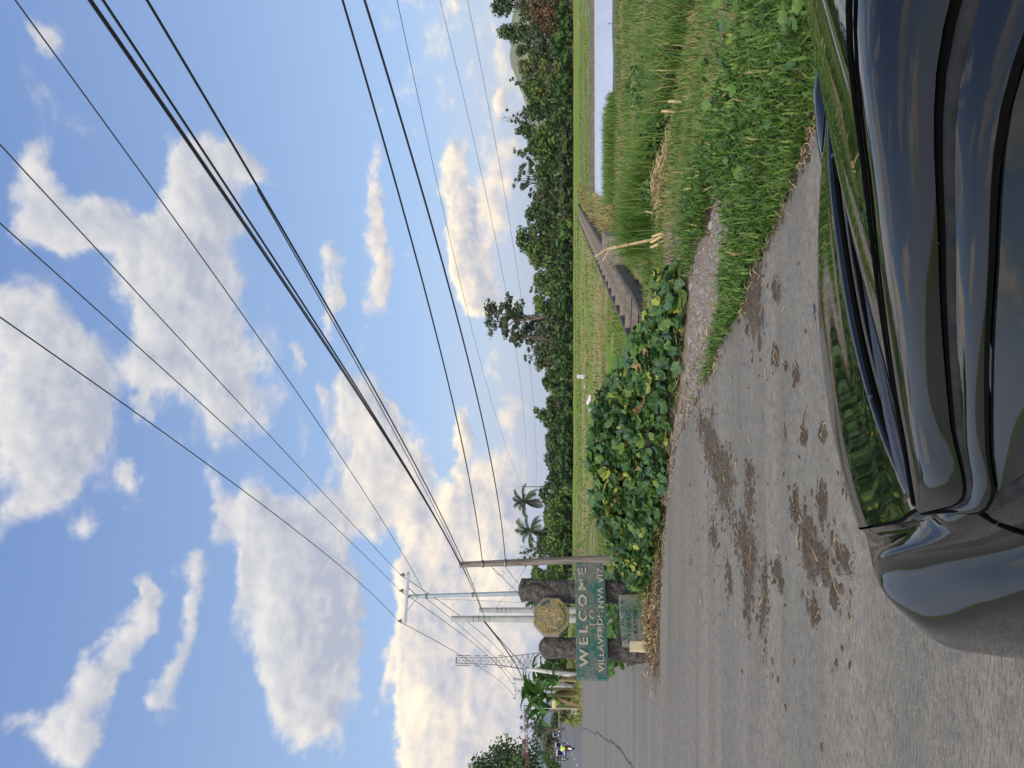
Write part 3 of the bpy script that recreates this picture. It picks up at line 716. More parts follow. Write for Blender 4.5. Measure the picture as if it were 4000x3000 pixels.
# ---- coconut palms
def palm(label, px, py, y, rad, zb=-.78):
    c = D(px, py, y); root = empty('coconut_palm', (c.x, y, zb)); tag(root, label, 'palm', 'coconut palms behind the field')
    h = c.z - zb; tk = MB(); tk.tube([(.5 * math.sin(t * 2.0), 0, h * t) for t in np.linspace(0, 1, 8)], [.20 - .07 * t for t in np.linspace(0, 1, 8)], 8)
    tk.build('trunk', M_BARK, root); top = Vector((.5 * math.sin(2.0), 0, h))
    for k in range(20):
        el_ = math.radians([68, 42, 18, -12, -45][k % 5] + R.normal() * 7); a = k * 2.4 + R.normal() * .15
        V = []; L = rad * (.85 + .3 * R.random())
        P = []
        for t in np.linspace(0, 1, 14):
            e = el_ - 1.25 * t * t
            P.append(Vector((0, 0, 0)) if not P else P[-1] + Vector((math.cos(a) * math.cos(e), math.sin(a) * math.cos(e), math.sin(e))) * L / 13)
        mb = MB(); mb.tube(P, [.035 - .025 * i / 13 for i in range(14)], 4)
        for i in range(1, 14):
            t = (P[i] - P[i - 1]).normalized(); sd_ = t.cross(Vector((0, 0, 1))).normalized(); ll = L * .24 * math.sin(.35 + 2.5 * i / 14)
            for s in (-1, 1):
                for q in (0, .33, .66):
                    o = P[i - 1].lerp(P[i], q); e = o + (sd_ * s * .75 + t * .55 + Vector((0, 0, -.55 - .2 * R.random()))) * ll
                    mb.add([o - t * .045, o + t * .045, e + t * .02, e - t * .012], [(0, 1, 2, 3)])
        f = mb.build('frond', LM['grey'] if k % 3 else LM['mid'], root, recalc=False); f.location = top
palm('right-hand coconut palm of the pair above the dark tree, beside the distant thin pole', 2050, 1972, 125, 3.1)
palm('left-hand coconut palm of the pair, nearer the wooden pole', 2072, 2086, 124, 3.3)
palm('coconut palm half hidden behind the octagonal emblem and the right-hand stone pillar', 2095, 2362, 105, 2.7)
palm('small coconut palm beyond the road behind the blue tricycle', 2118, 2948, 240, 3.6, 1.5)

# ---- banana plants on the verge
M_BAN = [leafmat('banana leaf', (.045, .115, .022), (.075, .16, .035), 1.2), leafmat('young banana leaf', (.09, .19, .03), (.06, .14, .025), 1.2), leafmat('dry banana leaf', (.17, .11, .05), (.11, .07, .035), 1.5, .15)]
M_BSTEM = pm('banana stem', (.16, .17, .06), (.22, .15, .08), 3, .7, stretch=(1, 1, .3))
def banana(label, px, py, y, h, n=9, dry=2, seed=0):
    p = G(2236, py, 0); x = (1500 - py) / F * y; zb = hz(x, y)
    root = empty('banana_plant', (x, y, zb)); tag(root, label, 'banana plant', 'banana plants on the grass verge')
    st = MB(); st.tube([(0, 0, -.1), (.03, 0, h * .3), (.0, .03, h * .55)], [.13, .10, .07], 9); st.build('stem', M_BSTEM, root)
    for k in range(n + dry):
        isdry = k >= n; a = k * 2.4 + seed + R.normal() * .3; L = h * (.55 + .15 * R.random()); el_ = math.radians(75 - 50 * ((k % 4) / 3) + R.normal() * 6) if not isdry else math.radians(-20 - 30 * R.random())
        P = [Vector((0, 0, h * (.52 - (.12 if isdry else 0))))]
        for t in np.linspace(0, 1, 11)[1:]:
            e = el_ - (1.5 if not isdry else .9) * t * t
            P.append(P[-1] + Vector((math.cos(a) * math.cos(e), math.sin(a) * math.cos(e), math.sin(e))) * L / 10)
        rows = []; mb = MB(); wmax = h * (.095 if not isdry else .04) * (.85 + .3 * R.random())
        for i, q in enumerate(P):
            t = (P[min(i + 1, 10)] - P[max(i - 1, 0)]).normalized(); sd_ = t.cross(Vector((0, 0, 1))).normalized(); nn = sd_.cross(t)
            u = max(0, (i - 1.5) / 8.5); w_ = max(.02, wmax * math.sin(min(1, u * 1.0 + .08) * math.pi) ** .6) if i < 10 else .02
            tear = (1 - .25 * R.random()); rows.append([q - sd_ * w_ * tear - nn * -w_ * .28, q, q + sd_ * w_ * (1 - .25 * R.random()) + nn * w_ * .28])
        mb.grid(rows); mb.build('leaf', M_BAN[2] if isdry else M_BAN[int(R.random() < .3)], root, recalc=False)
for a in [('big banana plant with broad drooping leaves above the yellow sign', 2700, 2715, 51, 4.1, 11, 2, .3), ('banana plant at the left end of the clump, leaning over the road', 2735, 2762, 53, 3.9, 10, 1, 1.0),
          ('tallest banana plant with torn leaves in front of the white concrete post', 2680, 2690, 54, 4.5, 10, 2, 2.2), ('young banana plant with dry leaves beside the left end of the welcome board', 0, 2655, 50, 2.5, 8, 4, .8),
          ('banana plant with an upright leaf between leaning post and welcome board', 0, 2625, 52, 3.2, 8, 3, 1.6)]:
    banana(*a)

WEED = []
# ---- grass: single blades, far more than anyone could count
GM = [pm('grass blade', (.060, .135, .018), (.095, .185, .028), .8, .55, transl=.3, spec=.3), pm('light grass blade', (.12, .20, .035), (.16, .24, .05), .8, .55, transl=.3, spec=.3),
      pm('deep green blade', (.035, .085, .015), (.055, .115, .02), .8, .55, transl=.25, spec=.3), pm('dry blade', (.33, .26, .12), (.24, .19, .085), 1.0, .8, transl=.2, spec=.2)]
def scatter(n, lo, hi, mask):
    P = np.zeros((0, 2)); lo, hi = np.array(lo, float), np.array(hi, float)
    for _ in range(60):
        q = lo + R.random((n, 2)) * (hi - lo); P = np.vstack([P, q[mask(q)]])
        if len(P) >= n: break
    return P[:n]
def blades(name, P, z, ln, wd, lean, probs, label=None, mats=GM, zj=0.0, tilt=0.0):
    n = len(P); a = R.random(n) * 6.283; L = ln[0] + (ln[1] - ln[0]) * R.random(n); W = wd * (.6 + .8 * R.random(n)) / 2; B = lean * (.3 + 1.0 * R.random(n))
    d = np.column_stack([np.cos(a), np.sin(a), np.zeros(n)]); s = np.column_stack([-np.sin(a), np.cos(a), np.zeros(n)]); u = np.array([0, 0, 1.0])
    base = np.column_stack([P, z + zj * R.random(n) - .015])
    def pt(t, wf):
        c = base + d * (L * np.minimum(B, 1.4) * (tilt * t + (1 - tilt) * t * t))[:, None] * .8 + u * (L * (t - .5 * np.minimum(B, 1.6) * t * t))[:, None]
        return c - s * (W * wf)[:, None], c + s * (W * wf)[:, None]
    V = np.stack([*pt(0, .7), *pt(.5, 1.0), *pt(1.0, .12)], 1).reshape(-1, 3)
    f = np.array([[0, 1, 3, 2], [2, 3, 5, 4]]); Fq = (f[None] + (np.arange(n) * 6)[:, None, None]).reshape(-1, 4)
    mi = np.repeat(R.choice(len(mats), n, p=probs), 2)
    o = np_mesh(name, V, Fq, mats, mi); tag(o, label, None, None, 'stuff'); return o
gp = np.array(GP)
def off_gravel(q): return ~in_poly(q, gp)
# lush creeping grass along the kerbless road edge by the car
def m1(q):
    d = road_d(q); return (d > -.10 + .16 * vnoise(q, 3.0, 1)) & (d < 1.75 + .5 * vnoise(q, 1.2, 2)) & off_gravel(q) & (q[:, 1] < 9.5) & ((q[:, 0] > .55) | (R.random(len(q)) < .8))
P = scatter(17000, (-.2, 2.2), (6.5, 9.2), m1); dd = road_d(P); hump = .16 * S(dd, 0, .5) * S(P[:, 0], .6, 2.2)
blades('creeping_grass', P, hump * R.random(len(P)), (.07, .19), .013, .95, [.50, .27, .21, .02], zj=.03)
P = scatter(5200, (.5, 2.2), (6.5, 9.0), m1); dd = road_d(P); hump = .17 * S(dd, 0, .5) * S(P[:, 0], .6, 2.2)
blades('broad_grass', P, hump * (.4 + .6 * R.random(len(P))), (.06, .13), .024, 1.3, [.55, .25, .18, .02], zj=.04, tilt=.6)
# short half-dry grass on the slope
def m2(q):
    d = road_d(q); return (d > 1.2) & (d < 8.5) & off_gravel(q) & (q[:, 0] > 1.3 + .5 * vnoise(q, 1, 3)) & (q[:, 1] < 17)
P = scatter(26000, (1.0, 3.0), (11, 16), m2)
dry = vnoise(P * np.array([1, 2.0]), .55, 6)
for nm, sel, pr in (('slope_grass', dry < .60, [.50, .28, .16, .06]), ('dry_grass', dry >= .60, [.20, .26, .04, .50])):
    q = P[sel]; blades(nm, q, height(q), (.08, .24), .011, .8, pr)
# tall grass down the slope, up to a metre high
def m3(q):
    d = road_d(q); a = (q - CAN_A) @ CAN_U; o = (q - CAN_A) @ CAN_N
    return (d > 5.0 + 1.1 * vnoise(q, .7, 8)) & (d < 11.5) & (q[:, 0] > 1.2) & ~((a > -1.2) & (np.abs(o) < 1.2)) & ((o > 0.9) | (a < -1.2)) & (vnoise(q * np.array([1.0, .8]), .9, 14) > .22)
P = scatter(15000, (1.2, 8), (15, 24), m3); tl = S(vnoise(P, .55, 12), .25, .8) * (1 - .55 * S(P[:, 0], 4.5, 9)) * 1.0; tl = np.minimum(tl, np.clip((P[:, 0] / P[:, 1] - .140) / .05, 0, 1) * .9)
for i, (lo_, hi_) in enumerate([(0, .35), (.35, .65), (.65, 1.01)]):
    q = P[(tl >= lo_) & (tl < hi_)]; L = [(.14, .36), (.35, .7), (.6, 1.0)][i]
    blades('tall_grass', q, height(q), L, .016, .85, [.40, .36, .12, .12])
clump = np.array([(3.1 + .85 * R.normal(), 13.9 + R.normal() * .5) for _ in range(5200)])
clump = clump[clump[:, 0] / clump[:, 1] > .178]
blades('reed_clump', clump, height(clump), (.6, 1.05), .013, .5, [.42, .44, .10, .04], 'bright green clump of tall grass in front of the concrete ditch')
# broad-leaved weeds standing in the tall grass
for cx_, cy_, rx_, ry_, hh, k in [(4.35, 13.2, .45, .4, .55, 420), (3.3, 12.9, .35, .3, .4, 240), (5.6, 12.6, .5, .35, .45, 320), (6.4, 15.2, .6, .5, .6, 380), (4.8, 16.5, .5, .5, .7, 320), (7.4, 18.5, .8, .6, .7, 380)]:
    q = R.normal(size=(k, 2)) * np.array([rx_, ry_]) * .6 + (cx_, cy_); zz = hh * np.exp(-(((q - (cx_, cy_)) / np.array([rx_, ry_])) ** 2).sum(1) * .6) * (.45 + .55 * R.random(k))
    WEED.append((q, height(q) + zz))
# grass to the pond edge
def m4(q):
    d = road_d(q); o = (q - CAN_A) @ CAN_N
    return (d > 9) & (o > 1.2) & (q[:, 1] < 31.0) & ~in_poly(q, POND)
P = scatter(15000, (3, 15), (24, 35.5), m4)
blades('pasture_grass', P, height(P), (.12, .36), .024, .7, [.45, .33, .14, .08])
def m4b(q): return (q[:, 1] > 31.5 + 1.5 * vnoise(q, .4, 2)) & (q[:, 1] < 36.2) & ((q - CAN_A) @ CAN_N > 1.4) & (q[:, 0] / q[:, 1] < .37 + .03 * vnoise(q, .8, 5))
P = scatter(4200, (8.3, 32), (12.8, 37), m4b); blades('waterside_reeds', P, np.maximum(height(P), -.95), (.35, .70), .022, .5, [.45, .40, .12, .03])
# sparse tussocks and stubble over the field left of the ditch
def m5(q):
    d = road_d(q); o = (q - CAN_A) @ CAN_N
    return (d > 4.5) & (o < -.8) & (vnoise(q * np.array([.5, 1.2]), .5, 21) > .35)
P = scatter(16000, (-14, 12), (14, 40), m5); sel = vnoise(P * np.array([.45, 1.0]), .38, 40) + .25 * (R.random(len(P)) - .5) > .5
blades('field_grass', P[sel], height(P[sel]), (.08, .26), .022, .8, [.40, .48, .06, .06])
blades('field_straw', P[~sel], height(P[~sel]), (.06, .18), .020, .9, [.12, .20, .02, .66])
P = scatter(12000, (-30, 40), (22, 95), lambda q: m5(q) & (q[:, 0] > -.27 * q[:, 1] - 2)); sel = vnoise(P * np.array([.35, 1.0]), .22, 41) + .3 * (R.random(len(P)) - .5) > .52
blades('field_tussocks', P[sel], height(P[sel]), (.15, .34), .06, .8, [.42, .44, .06, .08])
blades('field_stubble', P[~sel], height(P[~sel]), (.10, .24), .055, .8, [.10, .20, .02, .68])
P = scatter(15000, (-13, 12.5), (1, 30), lambda q: (road_d(q) > 1.2) & (road_d(q) < 9.5) & ((q - CAN_A) @ CAN_N < -.8))
blades('bank_grass', P, height(P), (.10, .34), .018, .8, [.34, .36, .08, .22])
# grass verge at the road bend
def m6(q): d = road_d(q); return (d > .15) & (q[:, 0] < -13) & (q[:, 0] > -46 - .3 * (q[:, 1] - 95))
P = scatter(9000, (-46, 48), (-13, 96), lambda q: m6(q) & (road_d(q) < 7))
blades('verge_grass', P, height(P), (.15, .45), .05, .8, [.22, .24, .06, .48])
P = scatter(9000, (13, 55.5), (52, 80), lambda q: in_poly(q, pad))
blades('rice_shoots', P, -.80 + 0 * P[:, 0], (.12, .28), .05, .5, [.1, .75, .05, .1])
M_PADB = [pm('rice blade', (.11, .25, .02), (.15, .31, .03), .5, .5, transl=.3)]

# ---- squash vines heaped along the road edge
def leaf_template(lobes, cup):
    n = 20; v = [(0, -.05, -.10 * cup)]
    for i in range(n):
        a = -math.pi / 2 + 2 * math.pi * (i + .5) / n
        r = .50 + .50 * (1 - .55 * lobes * abs(math.sin(2.5 * (a - math.pi / 2)))) + (.07 if i % 2 else -.05) * lobes ; r *= (1.0 if abs(a + math.pi / 2) > .5 and abs(a - 1.5 * math.pi) > .5 else .55)
        v.append((r * math.cos(a), r * math.sin(a), cup * .22 * r * r + .12 * math.sin(5 * a + 1) * r + .05 * (i % 2)))
    f = [(0, 1 + i, 1 + (i + 1) % n) for i in range(n)]
    return np.array(v), np.array(f)
def squash(name, c1, c2, c3, tr): return pm(name, c1, c2, 7.0, .55, transl=tr, spec=.35, c3=c3, scale3=42, lo3=.54, hi3=.64)
VM = [squash('squash leaf', (0.034, 0.090, 0.025), (0.059, 0.133, 0.036), (0.096, 0.158, 0.062), .25), squash('blue green squash leaf', (0.041, 0.097, 0.047), (0.029, 0.075, 0.036), (0.102, 0.164, 0.096), .2), squash('light squash leaf', (0.079, 0.164, 0.028), (0.113, 0.198, 0.040), (0.147, 0.226, 0.068), .3), squash('yellowing squash leaf', (0.339, 0.350, 0.068), (0.226, 0.294, 0.056), (0.452, 0.407, 0.102), .3), squash('dead squash leaf', (0.294, 0.192, 0.079), (0.192, 0.124, 0.056), (0.373, 0.271, 0.136), .2)]
def vines(name, P, z, smin, smax, probs, up=1.0, label=None, face=(0, -1)):
    T = [leaf_template(.3, 1.2), leaf_template(.55, .7), leaf_template(.2, 1.9), leaf_template(.45, -1.0)]
    VV, FF, MI = [], [], []; base = 0
    for i, (p, zz) in enumerate(zip(P, z)):
        v, f = T[int(R.integers(0, 4))]; s = smin + (smax - smin) * R.random() ** 1.3
        nrm = Vector((R.normal() * .65 + face[0] * .30, R.normal() * .65 + face[1] * .30, up)).normalized()
        q = nrm.to_track_quat('Z', 'Y').to_matrix() @ Matrix.Rotation(R.random() * 6.283, 3, 'Z')
        VV.append((v * s) @ np.array(q).T + np.array((p[0], p[1], zz))); FF.append(f + base); base += len(v)
        MI.append(np.full(len(f), R.choice(5, p=probs)))
    o = np_mesh(name, np.vstack(VV), np.vstack(FF), VM, np.concatenate(MI), smooth=True); return o
front = [G(*p) for p in [(2560,2290),(2572,2180),(2584,2100),(2602,1950),(2618,1734),(2636,1560),(2652,1450),(2664,1330),(2672,1220),(2676,1120),(2660,1050)]]
prof = [.34, .60, .66, .96, 1.04, 1.02, .74, .46, .30, .22, .12]       # height of the heap along it
depth = [1.0, 1.3, 1.6, 2.3, 2.6, 2.6, 2.2, 1.5, 1.1, .9, .6]
VP, VZ = [], []
for i in range(len(front) - 1):
    a, b = front[i], front[i + 1]; L = (b - a).length
    nn = Vector((-(b - a).y, (b - a).x)).normalized()
    if nn.y < 0: nn = -nn
    k = int(L * (depth[i] + depth[i + 1]) / 2 * 520)
    for _ in range(k):
        t = R.random(); s = R.random() ** .85; hh = prof[i] * (1 - t) + prof[i + 1] * t; dd_ = depth[i] * (1 - t) + depth[i + 1] * t
        nn = a.lerp(b, t).normalized(); p = a.lerp(b, t) + Vector((nn.x, nn.y, 0)) * (s * dd_ * (.85 + .3 * R.random()) + R.normal() * .10 - .10 * (R.random() < .12))
        surf = hh * math.sin(min(1, s / .55) * math.pi / 2) ** .8 * (1 - .5 * max(0, s - .7) / .3) * (.58 + .62 * vnoise(np.array([[p.x, p.y]]), 1.5, 31)[0])
        VP.append((p.x, p.y)); VZ.append(.06 + surf * (1 - .45 * R.random() ** 2) + .03 * R.normal())
VP = np.array(VP); VZ = np.maximum(np.array(VZ), .04)
o = vines('squash_vines', VP, VZ, .045, .125, [.43, .25, .24, .065, .015], label=None)
tag(o, 'sprawling heap of big squash leaves along the road edge, some yellowing', None, None, 'stuff')
# runners and stalks
mb = MB()
for _ in range(420):
    i = int(R.integers(0, len(VP))); p = VP[i]; z = VZ[i]
    mb.tube([(p[0], p[1], z), (p[0] + R.normal() * .06, p[1] + R.normal() * .06, z * .6), (p[0] + R.normal() * .1, p[1] + R.normal() * .1, max(0, z - .35))], [.004, .005, .006], 4, caps=False)
for _ in range(90):
    t = R.random() * (len(front) - 1.01); i = int(t); c = front[i].lerp(front[i + 1], t - i)
    P3 = [c + Vector((R.normal() * .12, .25 * R.random(), .02))]
    for k in range(6): P3.append(P3[-1] + Vector((R.normal() * .10, R.normal() * .06, R.normal() * .03 + (.02 if P3[-1].z < .06 else -.02))))
    mb.tube(P3, .005, 4, caps=False)
tag(mb.build('vine_stems', pm('green vine stem', (.14, .20, .05), (.20, .20, .08), 6, .6), recalc=False), kind='stuff')
tag(vines('weed_leaves', np.vstack([q for q, z in WEED]), np.concatenate([z for q, z in WEED]), .025, .06, [.45, .15, .37, .02, .01]), 'patches of broad-leaved weeds in the tall grass', kind='stuff')
# low broad leaves in the grass by the car
def m7(q): d = road_d(q); return (d > .25) & (d < 2.6) & (q[:, 0] > 1.5) & off_gravel(q)
P = scatter(330, (1.6, 2.6), (4.6, 7.5), m7); P = np.vstack([P, np.column_stack([1.7 + 1.9 * R.random(200), 3.2 + 1.6 * R.random(200)])])
P = P[road_d(P) > .2]
tag(vines('groundcover_leaves', P, .13 + .13 * R.random(len(P)), .025, .062, [.52, .10, .37, .01, 0], up=.9), kind='stuff')

# ---- hills behind the trees and blue mountains down the road
def ridge(name, y, prof, mat, thick, zb=-3, n=90, rough=.02):
    xs = [p[0] for p in prof]; X = np.linspace(xs[0], xs[-1], n)
    Hh = np.interp(X, xs, [p[1] for p in prof]); sc = (X[-1] - X[0])
    Hh = Hh * (1 + rough * (vnoise(np.column_stack([X, X * 0]), 14 / sc, 3) - .5) * 4) + rough * 40 * (vnoise(np.column_stack([X, X * 0 + 3]), 60 / sc, 5) - .5)
    rows = []
    for t in np.linspace(0, 1, 14):
        r = []
        for x, h in zip(X, Hh):
            yy = y + thick * (t - .5) * 2; k = math.cos((t - .5) * math.pi) ** .8 if 0 < t < 1 else 0
            r.append(Vector((x, yy + 3 * R.normal() * thick / 100, zb + (h - zb) * k * (1 + .10 * (vnoise(np.array([[x, yy]]), 22 / sc, 7)[0] - .5)))))
        rows.append(r)
    return tag(MB().grid(rows).build(name, mat), kind='structure')
def pr(y, l): return [((1500 - py) / F * y, D(px, py, y).z) for px, py in l][::-1]
M_HILL = pm('wooded and grassy hillside', (.13, .15, .07), (.20, .20, .11), .03, .95, c3=(.27, .26, .16), scale3=.05, bump=.6, bscale=.3, bdist=2)
ridge('hill', 520, pr(520, [(2150,-400),(2080,-150),(2030,0),(1998,120),(1994,200),(2010,280),(2030,330),(2060,400),(2065,480),(2090,600),(2100,700),(2092,800),(2120,900),(2150,1050),(2172,1250)]), M_HILL, 110)
ridge('distant_hill', 900, pr(900, [(2140,1200),(2130,1400),(2150,1600),(2145,1800),(2150,2000),(2150,2200),(2160,2400),(2172,2700)]), M_HILL, 150)
M_MTN = pm('forested mountain', (.045, .075, .035), (.075, .10, .05), .002, .95)
ridge('mountains', 3500, pr(3500, [(2172,2400),(2150,2550),(2128,2660),(2140,2760),(2120,2800),(2106,2860),(2090,2900),(2100,2940),(2088,2965),(2082,3010),(2090,3100),(2120,3250),(2172,3500)]), M_MTN, 650, zb=-32, rough=.03)
# ---- the irrigation ditch with its cross struts
M_CONC = pm('weathered concrete', (.30, .275, .24), (.20, .185, .16), 2.2, .9, bump=.4, bscale=18, c3=(.11, .10, .085), scale3=5, lo3=.55, hi3=.72)
M_DWALL = pm('stained and shaded ditch wall', (.075, .067, .055), (.038, .034, .028), 2.5, .9, bump=.4, bscale=18, c3=(.05, .05, .035), scale3=5, lo3=.5, hi3=.66)  # stains over a base darkened to paint in the shade inside the ditch
M_STRUT = pm('mossy concrete strut', (.22, .19, .15), (.14, .122, .098), 3, .9, c3=(.09, .085, .06), scale3=7, lo3=.52, hi3=.68)
ditch = empty('irrigation_ditch', (CAN_A[0], CAN_A[1], CAN_Z), -math.atan2(CAN_U[0], CAN_U[1]))
tag(ditch, 'long open concrete ditch with cross struts running through the field to the treeline', 'ditch')
LC = float(np.linalg.norm(CAN_B - CAN_A))
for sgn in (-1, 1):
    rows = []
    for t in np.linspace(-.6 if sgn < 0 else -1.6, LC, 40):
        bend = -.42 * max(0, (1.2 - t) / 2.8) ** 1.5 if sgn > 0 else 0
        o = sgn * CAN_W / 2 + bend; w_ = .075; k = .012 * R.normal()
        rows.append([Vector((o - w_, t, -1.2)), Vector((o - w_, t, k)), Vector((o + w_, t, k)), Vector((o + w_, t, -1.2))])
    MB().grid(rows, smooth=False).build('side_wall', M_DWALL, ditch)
MB().grid([[Vector((-CAN_W / 2, t, -.95)), Vector((CAN_W / 2, t, -.95))] for t in np.linspace(-1, LC, 12)]).build('channel_floor', pm('dirty shaded ditch water', (.025, .025, .020), (.045, .042, .03), 1.5, .3), ditch)  # floor colour darkened too, interior shade painted into the dirty water
strut = None; t = .55
while t < LC - 1:
    if strut is None:
        strut = MB().box((0, 0, -.085), (CAN_W - .155, .13, .16)).build('cross_strut', M_STRUT, ditch); s = strut
    else: s = strut.copy(); COL.objects.link(s); s.parent = ditch
    s.location = (0, t, 0); t += 1.95
br = MB(); br.box((1.25, 9.0, -.12), (1.05, .15, .9)); br.box((1.25, 11.2, -.12), (1.05, .15, .9)); br.box((1.70, 10.1, -.12), (.12, 2.05, .9))
br.build('outlet_box', M_STRUT, ditch)
MB().box((1.22, 10.1, .10), (.75, .10, .10)).build('outlet_beam', M_STRUT, ditch)

# ---- dry weedy bank along the ditch
def m8(q):
    a = (q - CAN_A) @ CAN_U; o = (q - CAN_A) @ CAN_N; return (a > 12) & (a < LC + 2) & (o > .85) & (o < 2.6) & ~((a < 13) & (o < 1.9))
P = scatter(3800, (2, 26), (22, 80), m8); blades('ditch_bank_grass', P, np.maximum(height(P), -.8), (.25, .6), .04, .8, [.10, .12, .06, .72])

# ---- welcome monument at the corner
L_, R_ = D(2372, 2665, 12.75), D(2362, 2210, 14.0)
mdir = Vector((R_.x - L_.x, R_.y - L_.y, 0)); MLEN = mdir.length; mdir.normalize()
mrz = math.atan2(mdir.y, mdir.x)
mon = empty('welcome_monument', (L_.x, L_.y, 0), mrz); tag(mon, 'weathered stone welcome monument with green lettered board and octagonal emblem at the road corner', 'monument')
M_STONE = pm('dark rough stone', (.030, .027, .026), (.085, .075, .066), 11, .95, bump=1.0, bscale=16, c3=(.15, .13, .11), scale3=30, bdist=.06)
def mural(name, base, dark, pale, k, mar=.5, strips=(1, 1, 1)):
    """flaked paint over old plaster"""
    m, nt, p, o = newmat(name)
    tc = nt.n('ShaderNodeTexCoord').outputs['Object']
    a = nt.noise(tc, 3.2, 8, .68); b = nt.noise(tc, 24, 6, .72, 1.2); c0 = nt.noise(tc, 60, 4, .7)
    c = nt.mix(nt.ramp(b, .38, .62), base, dark)
    flake = nt.ramp(nt.math('ADD', nt.math('MULTIPLY', a, .55), nt.math('MULTIPLY', b, .45)), mar, mar + .045)
    c = nt.mix(nt.math('MULTIPLY', flake, k), c, nt.mix(nt.ramp(c0, .35, .65), pale, tuple(x * .38 for x in pale)))
    c = nt.mix(nt.math('MULTIPLY', nt.ramp(nt.noise(tc, 11, 5, .7), .60, .70), .8), c, (.05, .05, .045))
    c = nt.mix(nt.math('MULTIPLY', nt.ramp(c0, .62, .70), .8), c, tuple(min(1, x * 1.3) for x in pale))
    setin(nt, p, 'Base Color', c); setin(nt, p, 'Roughness', .9)
    setin(nt, p, 'Normal', nt.n('ShaderNodeBump', {'Height': b, 'Strength': .6, 'Distance': .012}).outputs[0])
    return m
M_TEAL = mural('flaking green paint', (.012, .115, .098), (.010, .055, .052), (.175, .185, .155), 1.0, .468)
M_TEAL2 = mural('badly flaked green paint', (.030, .120, .095), (.035, .07, .06), (.25, .235, .19), 1.0, .44)
M_LET = mural('pale relief letters', (.42, .39, .31), (.29, .27, .21), (.06, .12, .10), .9, .525)
M_LET2 = mural('worn green letters', (.012, .085, .070), (.02, .06, .05), (.30, .28, .22), .9, .56)
M_YEL = mural('flaking yellow paint', (.33, .235, .045), (.20, .155, .055), (.20, .175, .145), 1.0, .485)
M_PLAS = mural('bare plaster', (.24, .205, .16), (.16, .14, .115), (.42, .38, .30), .8, .55)
M_CREAM = mural('cream plaster', (.55, .47, .30), (.45, .38, .24), (.62, .56, .40), .7, .6)
M_GRN = pm('dark green lettering paint', (.010, .095, .080), (.02, .06, .055), 14, .8)
M_WHT = pm('white cracks of old paint', (.50, .46, .38), (.36, .34, .22), 12, .9)
def loc(px, py):
    """a pixel on the monument's face -> its own x along the board and z"""
    d = ray(px, py); n = Vector((-mdir.y, mdir.x, 0)); o = Vector((L_.x, L_.y, 0)) - Vector((0, 0, H)); k = (o.dot(n)) / d.dot(n)
    p = Vector((0, 0, H)) + d * k; return (p - Vector((L_.x, L_.y, 0))).dot(mdir), p.z
def text(body, size, mat, parent, name, ext=.008, sx=1.0, font_sp=1.0, offs=0.0):
    cu = bpy.data.curves.new(name, 'FONT'); cu.body = body; cu.size = size; cu.extrude = ext; cu.align_x = 'CENTER'; cu.align_y = 'CENTER'; cu.space_character = font_sp; cu.offset = offs
    cu.resolution_u = 3
    tmp = bpy.data.objects.new(name, cu); COL.objects.link(tmp)
    me = bpy.data.meshes.new_from_object(tmp.evaluated_get(bpy.context.evaluated_depsgraph_get())); me.name = name
    bpy.data.objects.remove(tmp); bpy.data.curves.remove(cu)
    me.materials.clear(); me.materials.append(mat)
    o = link(bpy.data.objects.new(name, me), parent); o.rotation_euler = (math.pi / 2, 0, 0); o.scale = (sx, 1, 1)
    return o
def fit(o, x0, x1, zc, hgt, y):
    """size a word to the length and height it has in the photo"""
    vs = [v.co for v in o.data.vertices]; w0 = max(v.x for v in vs) - min(v.x for v in vs); h0 = max(v.y for v in vs) - min(v.y for v in vs)
    cx_, cy_ = (max(v.x for v in vs) + min(v.x for v in vs)) / 2, (max(v.y for v in vs) + min(v.y for v in vs)) / 2
    for v in o.data.vertices: v.co.x -= cx_; v.co.y -= cy_
    o.scale = ((x1 - x0) / w0, hgt / h0, 1); o.location = ((x0 + x1) / 2, y, zc); return o
def pillar(cx_, r0, z1, seed, flat=.35, dome=.0, foot=0.0, y=.12):
    rows = []; nz, na = 46, 34
    for i in range(nz + 1):
        t = i / nz; z = -.1 + (z1 + .1) * t; row = []
        for j in range(na):
            a = 2 * math.pi * j / na
            q = (abs(math.cos(a)) ** 3.2 + abs(math.sin(a)) ** 3.2) ** (-1 / 3.2)
            nz_ = vnoise(np.array([[a * 3.1 + seed * 9, z * 9]]), 1.0, seed)[0] * .6 + vnoise(np.array([[math.cos(a) * 3 + 7 + math.sin(a) * 2, z * 22]]), 1.0, seed + 3)[0] * .4
            r = r0 * q * (.84 + .26 * nz_) * (1 + foot * max(0, 1 - abs(z - .28) / .42) * (1 if math.cos(a) < .3 else .2) * (.6 + .8 * nz_))
            if t > 1 - dome: k = (t - 1 + dome) / dome; r *= math.sqrt(max(.02, 1 - k * k * .92))
            row.append(Vector((cx_ + r * math.cos(a), y + r * math.sin(a), z)))
        rows.append(row)
    mb = MB().grid(rows, closed=True, smooth=False); mb.add(rows[-1], [tuple(range(na))])
    o = mb.build('stone_pillar', M_STONE, mon)
    return o
xa, _ = loc(2400, 2527); xb, _ = loc(2200, 2300)
_, za = loc(2104, 2520); _, zb_ = loc(2024, 2300)
pillar(xa, .172, za, 3, dome=.07, foot=.35); pillar(xb, .20, zb_, 8, dome=.02)
zt, zb2 = loc(2249, 2440)[1], loc(2367, 2440)[1]
bd = MB(); bd.prism([(0, zb2), (MLEN - .05, zb2), (MLEN, zb2 + .05), (MLEN, zt - .03), (MLEN - .06, zt), (0.0, zt)], -.16, -.03)
board = bd.build('welcome_board', M_TEAL, mon); mod_bevel(board, .012)
